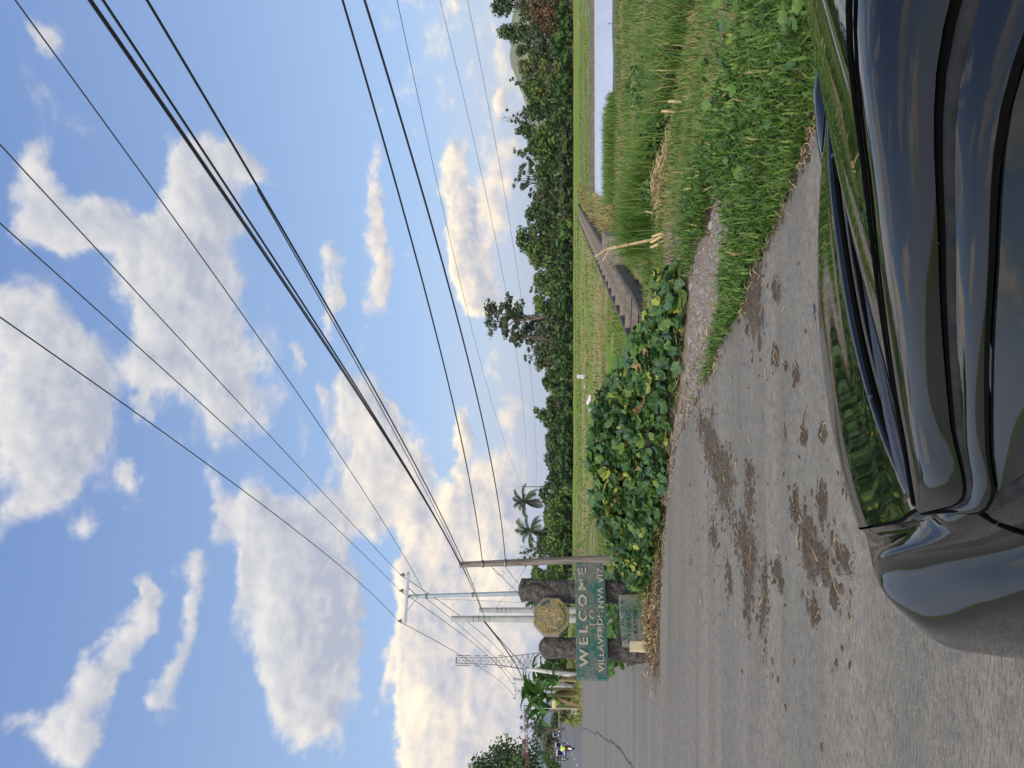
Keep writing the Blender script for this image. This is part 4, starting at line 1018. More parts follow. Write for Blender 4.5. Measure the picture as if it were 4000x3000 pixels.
bb = MB(); bb.box((MLEN / 2, -.164, zb2 + .012), (MLEN - .12, .012, .03)); bb.build('board_edge', M_GRN, board)
def word(body, pxt, pxb, pl, prr, mat, par, y, nm='lettering', sp=1.1, offs=.0):
    x0, x1 = loc((pxt + pxb) / 2, pl)[0], loc((pxt + pxb) / 2, prr)[0]
    zc = loc((pxt + pxb) / 2, (pl + prr) / 2)[1]; z0, z1 = loc(pxt, (pl + prr) / 2)[1], loc(pxb, (pl + prr) / 2)[1]
    return fit(text(body, .2, mat, par, nm, .012, 1, sp, offs), x0, x1, zc, z0 - z1, y)
word('WELCOME', 2260, 2294, 2618, 2233, M_LET, board, -.162, sp=1.45, offs=.004)
word('TO', 2302, 2325, 2465, 2396, M_LET, board, -.162, sp=1.3)
word('VILLAVERDE,', 2334, 2359, 2636, 2398, M_LET, board, -.162, sp=1.05, offs=.002)
word('NVA', 2333, 2357, 2386, 2306, M_LET, board, -.162, sp=1.05, offs=.002)
word('VIZ', 2332, 2356, 2291, 2230, M_LET, board, -.162, sp=1.05, offs=.002)
# octagonal emblem
ox, oz = loc(2154, 2418); rO = .5 * abs(loc(2154, 2490)[0] - loc(2154, 2346)[0]); rZ = .5 * (loc(2086, 2418)[1] - loc(2224, 2418)[1])
def octa(k, flat=.43): return [(ox + rO * k * a, oz + rZ * k * b) for a, b in [(-1, -flat), (-flat, -1), (flat, -1), (1, -flat), (1, flat), (flat, 1), (-flat, 1), (-1, flat)]]
em = MB().prism(octa(1.0), -.15, -.02).build('octagonal_emblem', M_PLAS, mon); mod_bevel(em, .008)
MB().prism(octa(.925), -.156, -.149).build('emblem_face', M_YEL, em)
ring = MB()
for a in range(40):
    if (a * 7) % 10 < 6:
        t0, t1 = a * 2 * math.pi / 40, (a + 1) * 2 * math.pi / 40; r1, r2 = .56, .595
        ring.add([(ox + rO * r1 * math.cos(t0), -.158, oz + rZ * r1 * math.sin(t0)), (ox + rO * r2 * math.cos(t0), -.158, oz + rZ * r2 * math.sin(t0)), (ox + rO * r2 * math.cos(t1), -.158, oz + rZ * r2 * math.sin(t1)), (ox + rO * r1 * math.cos(t1), -.158, oz + rZ * r1 * math.sin(t1))], [(0, 1, 2, 3)])
ring.build('emblem_ring', M_GRN, em)
def arcword(s, r, a0, a1, size, out=True):
    for i, ch in enumerate(s):
        if ch == ' ': continue
        a = math.radians(a0 + (a1 - a0) * i / (len(s) - 1)); o = text(ch, size, M_GRN, em, 'letter', .004)
        o.location = (ox + rO * r * math.cos(a), -.160, oz + rZ * r * math.sin(a)); o.rotation_euler = (math.pi / 2, -(a + math.pi / 2 if not out else a - math.pi / 2), 0)
        o.rotation_euler = Euler((math.pi / 2, 0, 0)).to_matrix().to_4x4().to_euler(); o.rotation_mode = 'XYZ'
        o.matrix_local = Matrix.Translation(o.location) @ Matrix.Rotation(-(a + math.pi / 2) if out is False else -(a - math.pi / 2), 4, 'Y').inverted() @ Matrix.Rotation(math.pi / 2, 4, 'X')
arcword('VILLAVERDE', .78, 212, 322, .105, False)
for ch, a in (('V', 192), ('I', 180), ('Z', 168), ('N', 40), ('U', 26), ('E', 12)):
    r_ = math.radians(a); o = text(ch, .09, M_GRN, em, 'letter', .004)
    o.matrix_local = Matrix.Translation((ox + rO * .78 * math.cos(r_), -.160, oz + rZ * .78 * math.sin(r_))) @ Matrix.Rotation(-(r_ - math.pi / 2), 4, 'Y') @ Matrix.Rotation(math.pi / 2, 4, 'X')
ck = MB()
for k in range(26):                                       # crazed white lines of the flaked centre picture
    a = R.random() * 6.283; r_ = .5 * math.sqrt(R.random()); p = Vector((ox + rO * r_ * math.cos(a), -.1585, oz + rZ * r_ * math.sin(a))); Pq = [p]
    h = R.random() * 6.283
    for i in range(5): h += R.normal() * .9; p = p + Vector((math.cos(h), 0, math.sin(h))) * .030; Pq.append(p)
    ck.tube(Pq, .0034, 4, caps=False)
ck.build('emblem_cracks', M_WHT, em)
# inscribed plinth between the feet
x0, x1 = loc(2480, 2548)[0], loc(2480, 2338)[0]; z1 = loc(2421, 2440)[1]
plq = MB().prism([(x0 + .06, -.05), (x1, -.05), (x1, z1), (x0 + .06, z1 - .02)], -.20, .12).build('inscribed_plinth', M_TEAL2, mon); mod_bevel(plq, .012)
MB().box((x0 + .05, -.075, .17), (.15, .27, .42)).build('plinth_end', M_CREAM, mon)
xm = (x0 + x1) / 2 + .02
for body, zc, wd in (('IZAC', .385, .30), ('RATION', .27, .46)):
    fit(text(body, .1, M_LET2, plq, 'inscription', .006), xm - wd / 2, xm + wd / 2, zc, .070, -.203)

rel = MB()                                               # worn relief strokes that can no longer be read
for zc, n_ in ((.50, 16), (.385, 9), (.27, 5), (.155, 15)):
    for k in range(n_):
        x_ = xm - .38 + (.76 if n_ > 10 else .22) * k / n_ + .01 * R.normal(); hh_ = .05 + .02 * R.random()
        if R.random() < .6: rel.box((x_, -.2025, zc), (.010, .006, hh_))
        if R.random() < .6: rel.box((x_ + .013, -.2025, zc + R.choice([-.026, 0, .026])), (.026, .005, .010))
rel.build('worn_inscription', M_LET2, plq)
# ---- poles
M_WOOD = pm('weathered grey pole wood', (.105, .088, .072), (.19, .165, .14), 3, .9, bump=.6, bscale=10, stretch=(6, 6, .5))
M_GALV = pm('galvanised steel pole', (.34, .38, .41), (.27, .31, .34), 2, .45, metal=.35)
M_CPOLE = pm('spun concrete pole', (.36, .36, .34), (.28, .28, .265), 1.5, .85, c3=(.25, .25, .23), scale3=6, lo3=.62, hi3=.75)
M_WPOLE = pm('pale concrete post', (.50, .50, .48), (.40, .40, .38), 1.5, .85)
M_PORC = pm('brown glazed porcelain', (.105, .045, .035), None, rough=.2, coat=.5)
M_BLK = pm('black cable sheath', (.012, .012, .013), None, rough=.5)
M_WIRE = pm('bare weathered conductor', (.055, .055, .06), None, rough=.5)
M_STEEL = pm('dull steel hardware', (.25, .25, .26), (.18, .17, .16), 12, .5, metal=.6)
def pole(label, top, base, r0, r1, mat, cat='utility pole', name='utility_pole', group='poles along the road', n=14):
    root = empty(name, base); tag(root, label, cat, group); d = Vector(top) - Vector(base)
    s = MB(); s.tube([(0, 0, -.4), d * .33, d * .66 + Vector((.012 * d.length * 0, 0, 0)), d], [r0, r0 + (r1 - r0) * .33, r0 + (r1 - r0) * .66, r1], n); s.build('shaft', mat, root)
    return root, d
YW = 22.0; wb = D(2400, 2180, YW); wt = D(1796, 2206, YW)
wp_, dW = pole('leaning grey wooden pole with telephone cables beside the welcome monument', wt, (wb.x, wb.y, -.35), .125, .085, M_WOOD)
hw = MB(); 
for t in (.72, .86): hw.lathe([(.107, -.03), (.115, -.03), (.115, .03), (.107, .03)], dW * t, dW, 12)
hw.build('cable_band', M_STEEL, wp_)
hk = MB(); hk.lathe([(.015, -.03), (.03, -.02), (.022, 0), (.03, .02), (.015, .03)], dW + Vector((.02, -.09, -.05)), None, 10); hk.bar(dW + Vector((0, 0, -.05)), dW + Vector((.02, -.09, -.05)), .02); hk.build('spool_insulator', M_PORC, wp_)
MB().tube([dW * .8 + Vector((-.12, -.02, 0)), dW * .8 + Vector((-.3, -.05, -.12)), dW * .8 + Vector((-.36, -.03, -.3)), dW * .8 + Vector((-.28, -.02, -.36)), dW * .8 + Vector((-.2, -.02, -.30))], .006, 5).build('loose_wire', M_WIRE, wp_)
# T-shaped high pole
YT = 36.0; tt = D(1586, 2330, YT); tb = D(2240, 2308, YT)
tp, dT = pole('tall galvanised pole topped by a crossarm with three brown insulators', tt, (tb.x, tb.y, -.3), .135, .085, M_GALV)
ca, cb = D(1597, 2236, 35.2), D(1585, 2431, 36.8); org = Vector((tb.x, tb.y, -.3))
MB().bar(ca - org + Vector((0, -.12, 0)), cb - org + Vector((0, -.12, 0)), .10, .11).build('crossarm', M_GALV, tp)
INS = []
for t in (.04, .345, .96):
    p = (ca.lerp(cb, t)) - org + Vector((0, -.12, .055)); s = MB()
    s.tube([p, p + Vector((0, 0, .22))], .014, 6); io = s.build('pin', M_STEEL, tp)
    MB().lathe([(.02, .14), (.11, .15), (.10, .19), (.055, .22), (.075, .25), (.05, .29), (.03, .33), (.0, .34)], p, None, 14).build('insulator', M_PORC, tp); INS.append(p + org + Vector((0, 0, .30)))
for t in (.30, .74): MB().bar(ca.lerp(cb, t) - org + Vector((0, -.06, -.05)), dT - Vector((0, .06, .62)), .035, .02).build('brace', M_STEEL, tp)
for z in (1.0, 3.3): MB().lathe([(.10, -.05), (.125, -.05), (.125, .05), (.10, .05)], dT * ((dT.z - z) / dT.z), dT, 12).build('clamp', M_STEEL, tp)
# two bare concrete poles behind the emblem
for lab, tpx, tpy, y, bpy_, r0, r1 in (('shorter pale concrete pole directly behind the octagonal emblem, nearer the stone pillar', 1872, 2383, 33, 2384, .15, .105), ('taller bare concrete pole behind the octagonal emblem', 1763, 2417, 31.5, 2418, .165, .12)):
    a, b = D(tpx, tpy, y), D(2300, bpy_, y)
    rr, dd_ = pole(lab, a, (b.x, b.y, -.6), r0, r1, M_CPOLE)
    hw = MB()
    for k in range(4): hw.lathe([(r1 + .004, -.02), (r1 + .016, -.02), (r1 + .016, .02), (r1 + .004, .02)], dd_ * (.86 - .035 * k), dd_, 12)
    hw.build('cable_band', M_STEEL, rr)
def simple_pole(lab, a, b, y, r0, r1, mat, zb=None, name='utility_pole', cat='utility pole'):
    p, q = D(*a, y), D(*b, y); return pole(lab, p, (q.x, q.y, hz(q.x, q.y) if zb is None else zb), r0, r1, mat, cat, name)
simple_pole('white leaning post rising between the banana plants and the lattice tower', (2056, 2612), (2236, 2640), 50, .17, .11, M_WPOLE)
simple_pole('thick white concrete post with a ragged cable bundle behind the banana plants', (2003, 2656), (2236, 2690), 57, .24, .17, M_WPOLE)
simple_pole('dark leaning pole tip beside the thick white post', (2082, 2647), (2236, 2672), 60, .12, .09, M_WOOD)
fp, dF_ = simple_pole('distant thin pole with a crossarm above the banana plants', (2012, 2699), (2222, 2703), 92, .12, .08, M_GALV)
o_ = Vector(fp.location); MB().bar(D(2013, 2666, 92) - o_, D(2014, 2730, 92) - o_, .10, .10).build('crossarm', M_GALV, fp)
for s_ in (-1, 1): MB().bar(dF_ + Vector((s_ * .55, -.03, 0)), dF_ + Vector((0, -.03, -.7)), .04).build('brace', M_STEEL, fp)
for py in (2669, 2728): MB().lathe([(.09, 0), (.08, .12), (.04, .3), (0, .34)], D(2012, py, 92) - o_, None, 8).build('insulator', M_PORC, fp)
dp, dD = simple_pole('distant thin pole standing up beside the coconut palms', (2037, 1901), (2232, 1903), 118, .10, .07, M_WOOD)
o_ = Vector(dp.location)
for px in (2042, 2056, 2068): MB().bar(D(px, 1896, 118) - o_, D(px, 1908, 118) - o_, .06).build('crossarm', M_STEEL, dp)

# ---- wires
WN = 0
def wire(label, pts, r, mat=M_WIRE, ext=1.35, name='overhead_wire', group='overhead wires', n=6):
    """pts: 3-D points; the last stretch runs on past the frame toward the next pole"""
    P = [Vector(p) for p in pts]; A, B = P[0], P[-1]; hd = Vector((B.x - A.x, B.y - A.y)); num = den = 0.0
    for p in P[1:-1]:                                      # one even sag through the measured points
        t = Vector((p.x - A.x, p.y - A.y)).dot(hd) / hd.length_squared; q = t * (1 - t)
        num += q * (p.z - A.z - (B.z - A.z) * t); den += q * q
    c = num / den if den else -.012 * hd.length * 4
    Q = [Vector((A.x + hd.x * t, A.y + hd.y * t, A.z + (B.z - A.z) * t + c * t * (1 - t))) for t in np.linspace(0, ext or 1.0, 60)]
    Q[-1] = Q[-1].copy()
    o = MB().tube(Q, r, n).build(name, mat); tag(o, label, 'wire', group); return o
def mid(a, b, px, py):
    """the point of the sight line px,py in the upright plane through a and b"""
    d = ray(px, py); nrm = Vector((b.y - a.y, a.x - b.x, 0)); c = Vector((0, 0, H)); k = (a - c).dot(nrm) / d.dot(nrm); return c + d * k
def hpt(px, py, z): return G(px, py, z)
def span(label, a, px, py, z, mids, r, mat=M_WIRE, **k):
    a = Vector(a); b = hpt(px, py, z); wire(label, [a] + [mid(a, b, *m) for m in mids] + [b], r, mat, **k)
span('bare conductor from the nearest-to-monument insulator of the tall T-shaped pole', INS[0], 0, 565, 9.4, [(1300, 1985), (895, 1500), (400, 980)], .011)
span('bare conductor from the middle insulator of the tall T-shaped pole', INS[1], 0, 872, 9.4, [(1300, 2050), (700, 1500), (330, 1170)], .011)
span('bare conductor from the far-end insulator of the tall T-shaped pole, lowest left in the sky', INS[2], 0, 1239, 9.3, [(1200, 2090), (864, 1875), (353, 1500)], .012)
span('neutral conductor clamped below the crossarm of the tall T-shaped pole', D(1660, 2318, YT - .1), 59, 0, 8.5, [(1450, 1960), (1139, 1500), (560, 720)], .011)
span('telephone cable on the top spool of the wooden pole, one of a close pair', wt + Vector((0, -.1, -.05)), 348, 0, 4.9, [(1640, 1900), (1347, 1500), (800, 640)], .011, M_BLK)
span('second telephone cable of the close pair running to the wooden pole top', wt + Vector((.03, -.12, -.02)), 358, 0, 4.93, [(1645, 1900), (1350, 1500), (790, 610)], .007, M_BLK)
span('thick black cable passing the wooden pole toward the concrete poles', D(1876, 2372, 32.6), 402, 0, 5.3, [(1690, 2000), (1383, 1500), (900, 750)], .0125, M_BLK)
span('thickest black cable, strung from the taller concrete pole across the middle of the sky', D(1890, 2405, 31.4), 574, 0, 5.3, [(1785, 2150), (1460, 1500), (1022, 768)], .0135, M_BLK)
a_ = D(1880, 2385, 32); b_ = hpt(1005, 740, 5.2)
wire('thin cable lashed under the thickest black cable, parting from it midway', [a_, mid(a_, b_, 1690, 1970), mid(a_, b_, 1437, 1500), mid(a_, b_, 1200, 1090), b_], .008, M_BLK, ext=0)
span('telephone cable on the upper band of the wooden pole', wt * .86 + Vector((wb.x, wb.y, -.35)) * .14, 1338, 0, 3.9, [(1836, 1900), (1750, 1500), (1530, 600)], .013, M_BLK)
span('telephone cable on the lower band of the wooden pole', wt * .72 + Vector((wb.x, wb.y, -.35)) * .28, 1424, 0, 3.5, [(1910, 1850), (1852, 1500), (1736, 950), (1600, 480)], .013, M_BLK)
b_ = hpt(1551, 0, 6.9); a_ = D(2040, 1902, 118)
wire('thin cable crossing the lower telephone cable on its way to the distant thin pole', [a_, mid(a_, b_, 1985, 1755), mid(a_, b_, 1903, 1500), mid(a_, b_, 1740, 950), b_], .012, M_BLK)
b_ = hpt(1718, 0, 8.0); a_ = D(2056, 1900, 118)
wire('upper of two thin cables low over the treeline, running to the distant thin pole', [a_, mid(a_, b_, 2043, 1600), mid(a_, b_, 2000, 1280), mid(a_, b_, 1880, 640), b_], .014, M_BLK)
b_ = hpt(1826, 0, 6.8); a_ = D(2092, 1960, 118)
wire('lowest thin cable skimming the tops of the far trees', [a_, mid(a_, b_, 2095, 1790), mid(a_, b_, 2088, 1640), mid(a_, b_, 2008, 1000), mid(a_, b_, 1930, 480), b_], .0135, M_BLK)
# spans beyond the poles
def tie(label, pts, r, mat=M_WIRE): wire(label, pts, r, mat, ext=0)
tie('conductor from the near insulator of the T-shaped pole on to the distant crossarm', [INS[0], mid(INS[0], D(2012, 2669, 92), 1840, 2440), D(2012, 2669, 92)], .018)
tie('conductor from the middle insulator of the T-shaped pole on to the distant pole top', [INS[1], mid(INS[1], D(2012, 2699, 92), 1845, 2510), D(2012, 2699, 92)], .018)
tie('conductor from the far-end insulator of the T-shaped pole on past the lattice tower', [INS[2], mid(INS[2], D(2012, 2728, 92), 1850, 2590), D(2012, 2728, 92)], .018)
tie('slack wire from the clamp of the T-shaped pole down toward the thick white post', [D(1662, 2336, 36), D(1800, 2440, 41), D(1925, 2530, 49), D(2012, 2655, 56.8)], .014)
tie('black cable from the taller concrete pole to the thick white post', [D(1893, 2430, 31.4), D(1960, 2500, 38), D(2040, 2650, 56.8)], .03, M_BLK)
tie('black cable looping from the concrete pole to the leaning white post', [D(1897, 2432, 31.4), D(1985, 2535, 40), D(2035, 2570, 46), D(2060, 2613, 50)], .022, M_BLK)
tie('drop wire from the wooden pole down behind the right-hand stone pillar', [D(1903, 2198, 22), D(1985, 2265, 24), D(2040, 2330, 27), D(2110, 2440, 31.4)], .008, M_BLK)
tie('second drop wire from the wooden pole crossing behind the monument', [D(1962, 2200, 22), D(2010, 2270, 26), D(2060, 2330, 33.0)], .008, M_BLK)
tie('thin wire from the crossarm pole down between the concrete poles', [D(1665, 2338, 36), D(1740, 2352, 36), D(1860, 2356, 36.5), D(2080, 2360, 38)], .008)
tie('stay wire slanting up from the concrete pole toward the palms', [D(1930, 2380, 32.9), D(2010, 2290, 40), D(2068, 2190, 50)], .008)

# ---- lattice tower
YL = 300.0; M_LAT = pm('painted tower steel', (.19, .20, .22), (.14, .15, .17), .2, .5, metal=.3)
b0 = D(2160, 2588, YL); tow = empty('lattice_tower', (b0.x, b0.y, -1), math.radians(20)); tag(tow, 'tall grey steel lattice telecom tower with antennas beyond the banana plants', 'tower')
HT = D(1782, 2575, YL).z + 1; lean = 0
def wid(t): return 6.2 * (1 - t) + 2.1 * t if t < .62 else (6.2 * .38 + 2.1 * .62) * (1 - (t - .62) / .38 * .38)
def wid(t): return 9.6 - 6.9 * min(1, t / .62) - .5 * max(0, (t - .62) / .38)
for sx in (-1, 1):
    for sy in (-1, 1):
        MB().tube([(sx * wid(t) / 2, sy * wid(t) / 2, HT * t) for t in np.linspace(0, 1, 12)], [.24 - .08 * t for t in np.linspace(0, 1, 12)], 6).build('leg', M_LAT, tow)
br = MB(); NL = 20; zs = [HT * (i / NL) ** .92 for i in range(NL + 1)]
for i in range(NL):
    t0, t1 = zs[i] / HT, zs[i + 1] / HT; w0, w1 = wid(t0) / 2, wid(t1) / 2
    for k in range(4):
        c = [(-1, -1), (1, -1), (1, 1), (-1, 1)]; a, b = c[k], c[(k + 1) % 4]
        p, q = (a, b) if (i + k) % 2 else (b, a)
        br.bar((p[0] * w0, p[1] * w0, zs[i]), (q[0] * w1, q[1] * w1, zs[i + 1]), .15)
        if i < 8: br.bar((q[0] * w0, q[1] * w0, zs[i]), (p[0] * w1, p[1] * w1, zs[i + 1]), .13)
        if i % 3 == 2: br.bar((a[0] * w1, a[1] * w1, zs[i + 1]), (b[0] * w1, b[1] * w1, zs[i + 1]), .14)
br.build('bracing', M_LAT, tow)
ld = MB()
for s_ in (-.25, .25): ld.bar((s_, 0, 0), (s_, 0, HT), .07)
for i in range(40): ld.bar((-.25, 0, HT * i / 40), (.25, 0, HT * i / 40), .05)
ld.build('ladder', M_LAT, tow)
for z, l in ((.97, 3.2), (.90, 3.0), (.80, 2.2), (.73, 2.0), (.585, 2.0)):
    for s_ in (-1, 1):
        an = MB(); w0 = wid(z) / 2 + .75; an.box((s_ * w0, 0, HT * z), (.34, .28, l)); an.bar((s_ * (w0 - .75), 0, HT * z + .5), (s_ * w0, 0, HT * z + .5), .09); an.bar((s_ * (w0 - .75), 0, HT * z - .5), (s_ * w0, 0, HT * z - .5), .09); an.build('antenna', M_LAT, tow)
MB().tube([(0, 0, HT), (0, 0, HT + 4.0)], .05, 5).build('lightning_rod', M_LAT, tow)
MB().box((0, 0, HT), (2.4, 2.4, .15)).build('top_platform', M_LAT, tow)

# ---- lettered arch over the far road
YA = 122.0; M_ARCH = pm('dark red steel lettering', (.115, .035, .03), (.06, .03, .03), .5, .6)
aR, aL = D(2060, 2757, YA), D(2060, 3090, YA); zr_ = float(zroad(YA))
arch = empty('lettered_arch', (aL.x, YA, zr_)); tag(arch, 'open steel arch of dark red letters across the far road', 'arch')
W_ = aR.x - aL.x; za1, za0 = D(2056, 2900, YA).z - zr_, D(2067, 2900, YA).z - zr_; rise = .55
fr = MB()
def az_(x): return rise * (x / W_ - .75)* 1.0 * 0 + .35 * (x / W_)
for zz in (za1, za0): fr.tube([(x, 0, zz + az_(x)) for x in np.linspace(0, W_, 20)], .045, 5)
fr.build('rail', M_ARCH, arch)
for x in (0.0, W_ - .75, W_): MB().tube([(x, 0, -.6), (x, 0, za1 + az_(x) + .1)], .08, 6).build('post', M_ARCH, arch)
def aword(body, p0, p1, pc, hh, par=arch):
    x0, x1 = D(pc, p0, YA).x - aL.x, D(pc, p1, YA).x - aL.x; zc = D(pc, (p0 + p1) / 2, YA).z - zr_
    return fit(text(body, .6, M_ARCH, par, 'lettering', .04, 1, 1.12, .02), x0, x1, zc, hh, 0)
zl = za1 - za0 - .09
w1 = aword('VILLAVERDE', 2993, 2868, 2061.5, zl); w2 = aword('NVA VIZ', 2860, 2798, 2061.5, zl); w3 = aword('USI', 2794, 2768, 2061.5, zl)
for w_ in (w1, w2, w3): w_.location.z = (za0 + za1) / 2 + az_(w_.location.x)
wel = aword('WELCOME', 2956, 2892, 2045.5, .36)
fx0, fx1 = D(2045, 2959, YA).x - aL.x, D(2045, 2889, YA).x - aL.x; zc = wel.location.z
sg = MB()
for zz in (zc - .23, zc + .23): sg.bar((fx0, 0, zz), (fx1, 0, zz), .07)
for xx in (fx0, fx1): sg.bar((xx, 0, zc - .23), (xx, 0, zc + .23), .07)
for t in (.06, .5, .94): sg.bar((fx0 + (fx1 - fx0) * t, 0, zc - .23), (fx0 + (fx1 - fx0) * t, 0, za1 + az_(fx0)), .06)
sg.build('welcome_frame', M_ARCH, arch)

# ---- yellow sign on a thin steel post
YS = 50.5; M_SY = pm('yellow sign enamel', (.52, .42, .03), (.46, .40, .05), 3, .5); M_SG = pm('green sign stripe', (.10, .32, .05), None, rough=.5); M_SR = pm('red sign lettering', (.45, .03, .03), None, rough=.5); M_SW = pm('white sign panel', (.75, .70, .62), None, rough=.5)
s0 = D(2165, 2749, YS); sgn = empty('yellow_sign', (s0.x, YS, hz(s0.x, YS))); tag(sgn, 'small yellow and white roadside sign on a pale steel post below the banana leaves', 'sign')
o_ = Vector(sgn.location); pa, pb = D(2157, 2765, YS) - o_, D(2172, 2736, YS) - o_; cx_, cz_ = (pa.x + pb.x) / 2, (pa.z + pb.z) / 2; sw, sh = abs(pb.x - pa.x), abs(pa.z - pb.z)
MB().box((cx_, 0, cz_), (sw, .03, sh)).build('panel', M_SY, sgn)
MB().box((cx_, -.018, cz_ + sh * .22), (sw * .86, .006, sh * .34)).build('white_band', M_SW, sgn)
tx = MB()                                                # red printing, too far off to read
for k in range(9): tx.box((cx_ + sw * (-.34 + .085 * k), -.0235, cz_ + sh * .22), (sw * (.03 + .03 * R.random()), .003, sh * (.12 + .1 * R.random())))
tx.build('red_printing', M_SR, sgn)
MB().add([(cx_ - sw * .45, -.017, cz_ - sh * .4), (cx_ + sw * .1, -.017, cz_ - sh * .4), (cx_ + sw * .45, -.017, cz_ - .02), (cx_ + sw * .1, -.017, cz_ - sh * .15)], [(0, 1, 2, 3)]).build('green_stripe', M_SG, sgn)
xp = D(2165, 2768, YS).x - o_.x
ps = MB(); ps.tube([(xp, .02, -.3), (xp, .02, cz_ + 1.2)], .022, 6); ps.bar((xp, .02, cz_ + sh / 2), (cx_ + sw / 2, .02, cz_ + sh / 2), .02); ps.bar((xp, .02, cz_ - sh / 2), (cx_ + sw / 2, .02, cz_ - sh / 2), .02)
ps.build('post', M_WPOLE, sgn)
bx = D(2196, 2778, YS + .5); gb = empty('steel_frame', (bx.x, YS + .5, hz(bx.x, YS + .5))); tag(gb, 'low pale square steel frame standing in the dry grass below the yellow sign', 'frame')
q = MB(); 
for s_ in (-.15, .15): q.bar((s_, 0, 0), (s_, 0, .62), .035)
for z in (.30, .60): q.bar((-.13, 0, z), (.13, 0, z), .035)
q.build('frame', M_WPOLE, gb)
# ---- the black hatchback the photographer leans over
YAW = math.radians(24); CT = .3
car = empty('parked_car', (math.cos(YAW) * 1.0 - math.sin(YAW) * CT, math.sin(YAW) * 1.0 + math.cos(YAW) * CT, 0), YAW)
ROLL = math.radians(2.1)                                  # it leans a little on its springs with the camber
car.rotation_euler = (0, ROLL, YAW); car.location += Vector((-.02, -.01, -.65 * math.sin(ROLL)))
tag(car, 'glossy black car in the foreground seen over its roof edge, bonnet and wiper', 'car')
M_PAINT = pm('black car paint', (.0030, .0034, .0042), None, rough=.035, spec=.62)
M_GLASS = pm('dark car glass', (.006, .008, .0075), None, rough=.02, spec=.5)
M_PLAST = pm('blue black plastic', (.020, .023, .034), (.026, .030, .042), 40, rough=.42)
M_RUB = pm('grey black rubber seal', (.010, .010, .011), (.020, .020, .020), 30, rough=.7, spec=.2)
M_GAP = pm('black shut gap', (.002, .002, .002), None, rough=.9, spec=.05)
M_TYRE = pm('tyre rubber', (.015, .015, .015), (.03, .028, .025), 8, rough=.85)
M_RIM = pm('alloy rim', (.35, .35, .36), None, rough=.35, metal=.8)
M_STICK = pm('white sticker', (.75, .72, .76), (.55, .48, .58), 12, rough=.3)
def cr(ts, vs, t):
    """smooth interpolation through ts/vs (ascending ts)"""
    if t <= ts[0]: return vs[0]
    if t >= ts[-1]: return vs[-1]
    i = max(j for j in range(len(ts) - 1) if ts[j] <= t); h = ts[i + 1] - ts[i]; u = (t - ts[i]) / h
    def sl(j):
        if j == 0 or j == len(ts) - 1: k = min(max(j, 1), len(ts) - 1); return (vs[k] - vs[k - 1]) / (ts[k] - ts[k - 1]) if j else (vs[1] - vs[0]) / (ts[1] - ts[0])
        a, b = (vs[j] - vs[j - 1]) / (ts[j] - ts[j - 1]), (vs[j + 1] - vs[j]) / (ts[j + 1] - ts[j])
        return 0 if a * b <= 0 else 2 * a * b / (a + b)
    m0, m1 = sl(i) * h, sl(i + 1) * h
    return (2*u**3 - 3*u*u + 1) * vs[i] + (u**3 - 2*u*u + u) * m0 + (-2*u**3 + 3*u*u) * vs[i + 1] + (u**3 - u*u) * m1
def cv(x, t, z): return Vector((x, t - CT, z))
# bonnet edge and centre line
hx = lambda t: cr([1.2, 1.38, 1.54, 1.75, 2.1, 2.34], [-.665, -.650, -.630, -.588, -.51, -.42], t)
hz_ = lambda t: cr([1.2, 1.38, 1.54, 1.75, 2.1, 2.34], [.995, .985, .948, .902, .815, .70], t)
hc = lambda t: cr([1.3, 1.46, 1.7, 2.0, 2.2, 2.30, 2.36], [1.050, 1.027, .964, .886, .822, .75, .71], t)
rear = lambda u: 1.462 - .010 * u ** 2 - .087 * u ** 5           # rear edge of the bonnet, u = |x|/edge
rows = []
for i in range(30):
    v = i / 29; r = []
    for j in range(-14, 15):
        u = abs(j) / 14; t0 = rear(u); t1 = 2.40 - .16 * u ** 2.5; t = t0 + (t1 - t0) * v
        e, ez, c = hx(t), hz_(t), hc(t); k = u ** 2.3
        z = c + (ez - c) * k - (.018 * max(0, (v - .93) / .07) ** 2)
        r.append(cv(-e * u * (1 if j >= 0 else -1), t, z))
    rows.append(r)
rows = [[p + Vector((0, -.004, -.035)) for p in rows[0]]] + rows
MB().grid(rows).build('bonnet', M_PAINT, car)
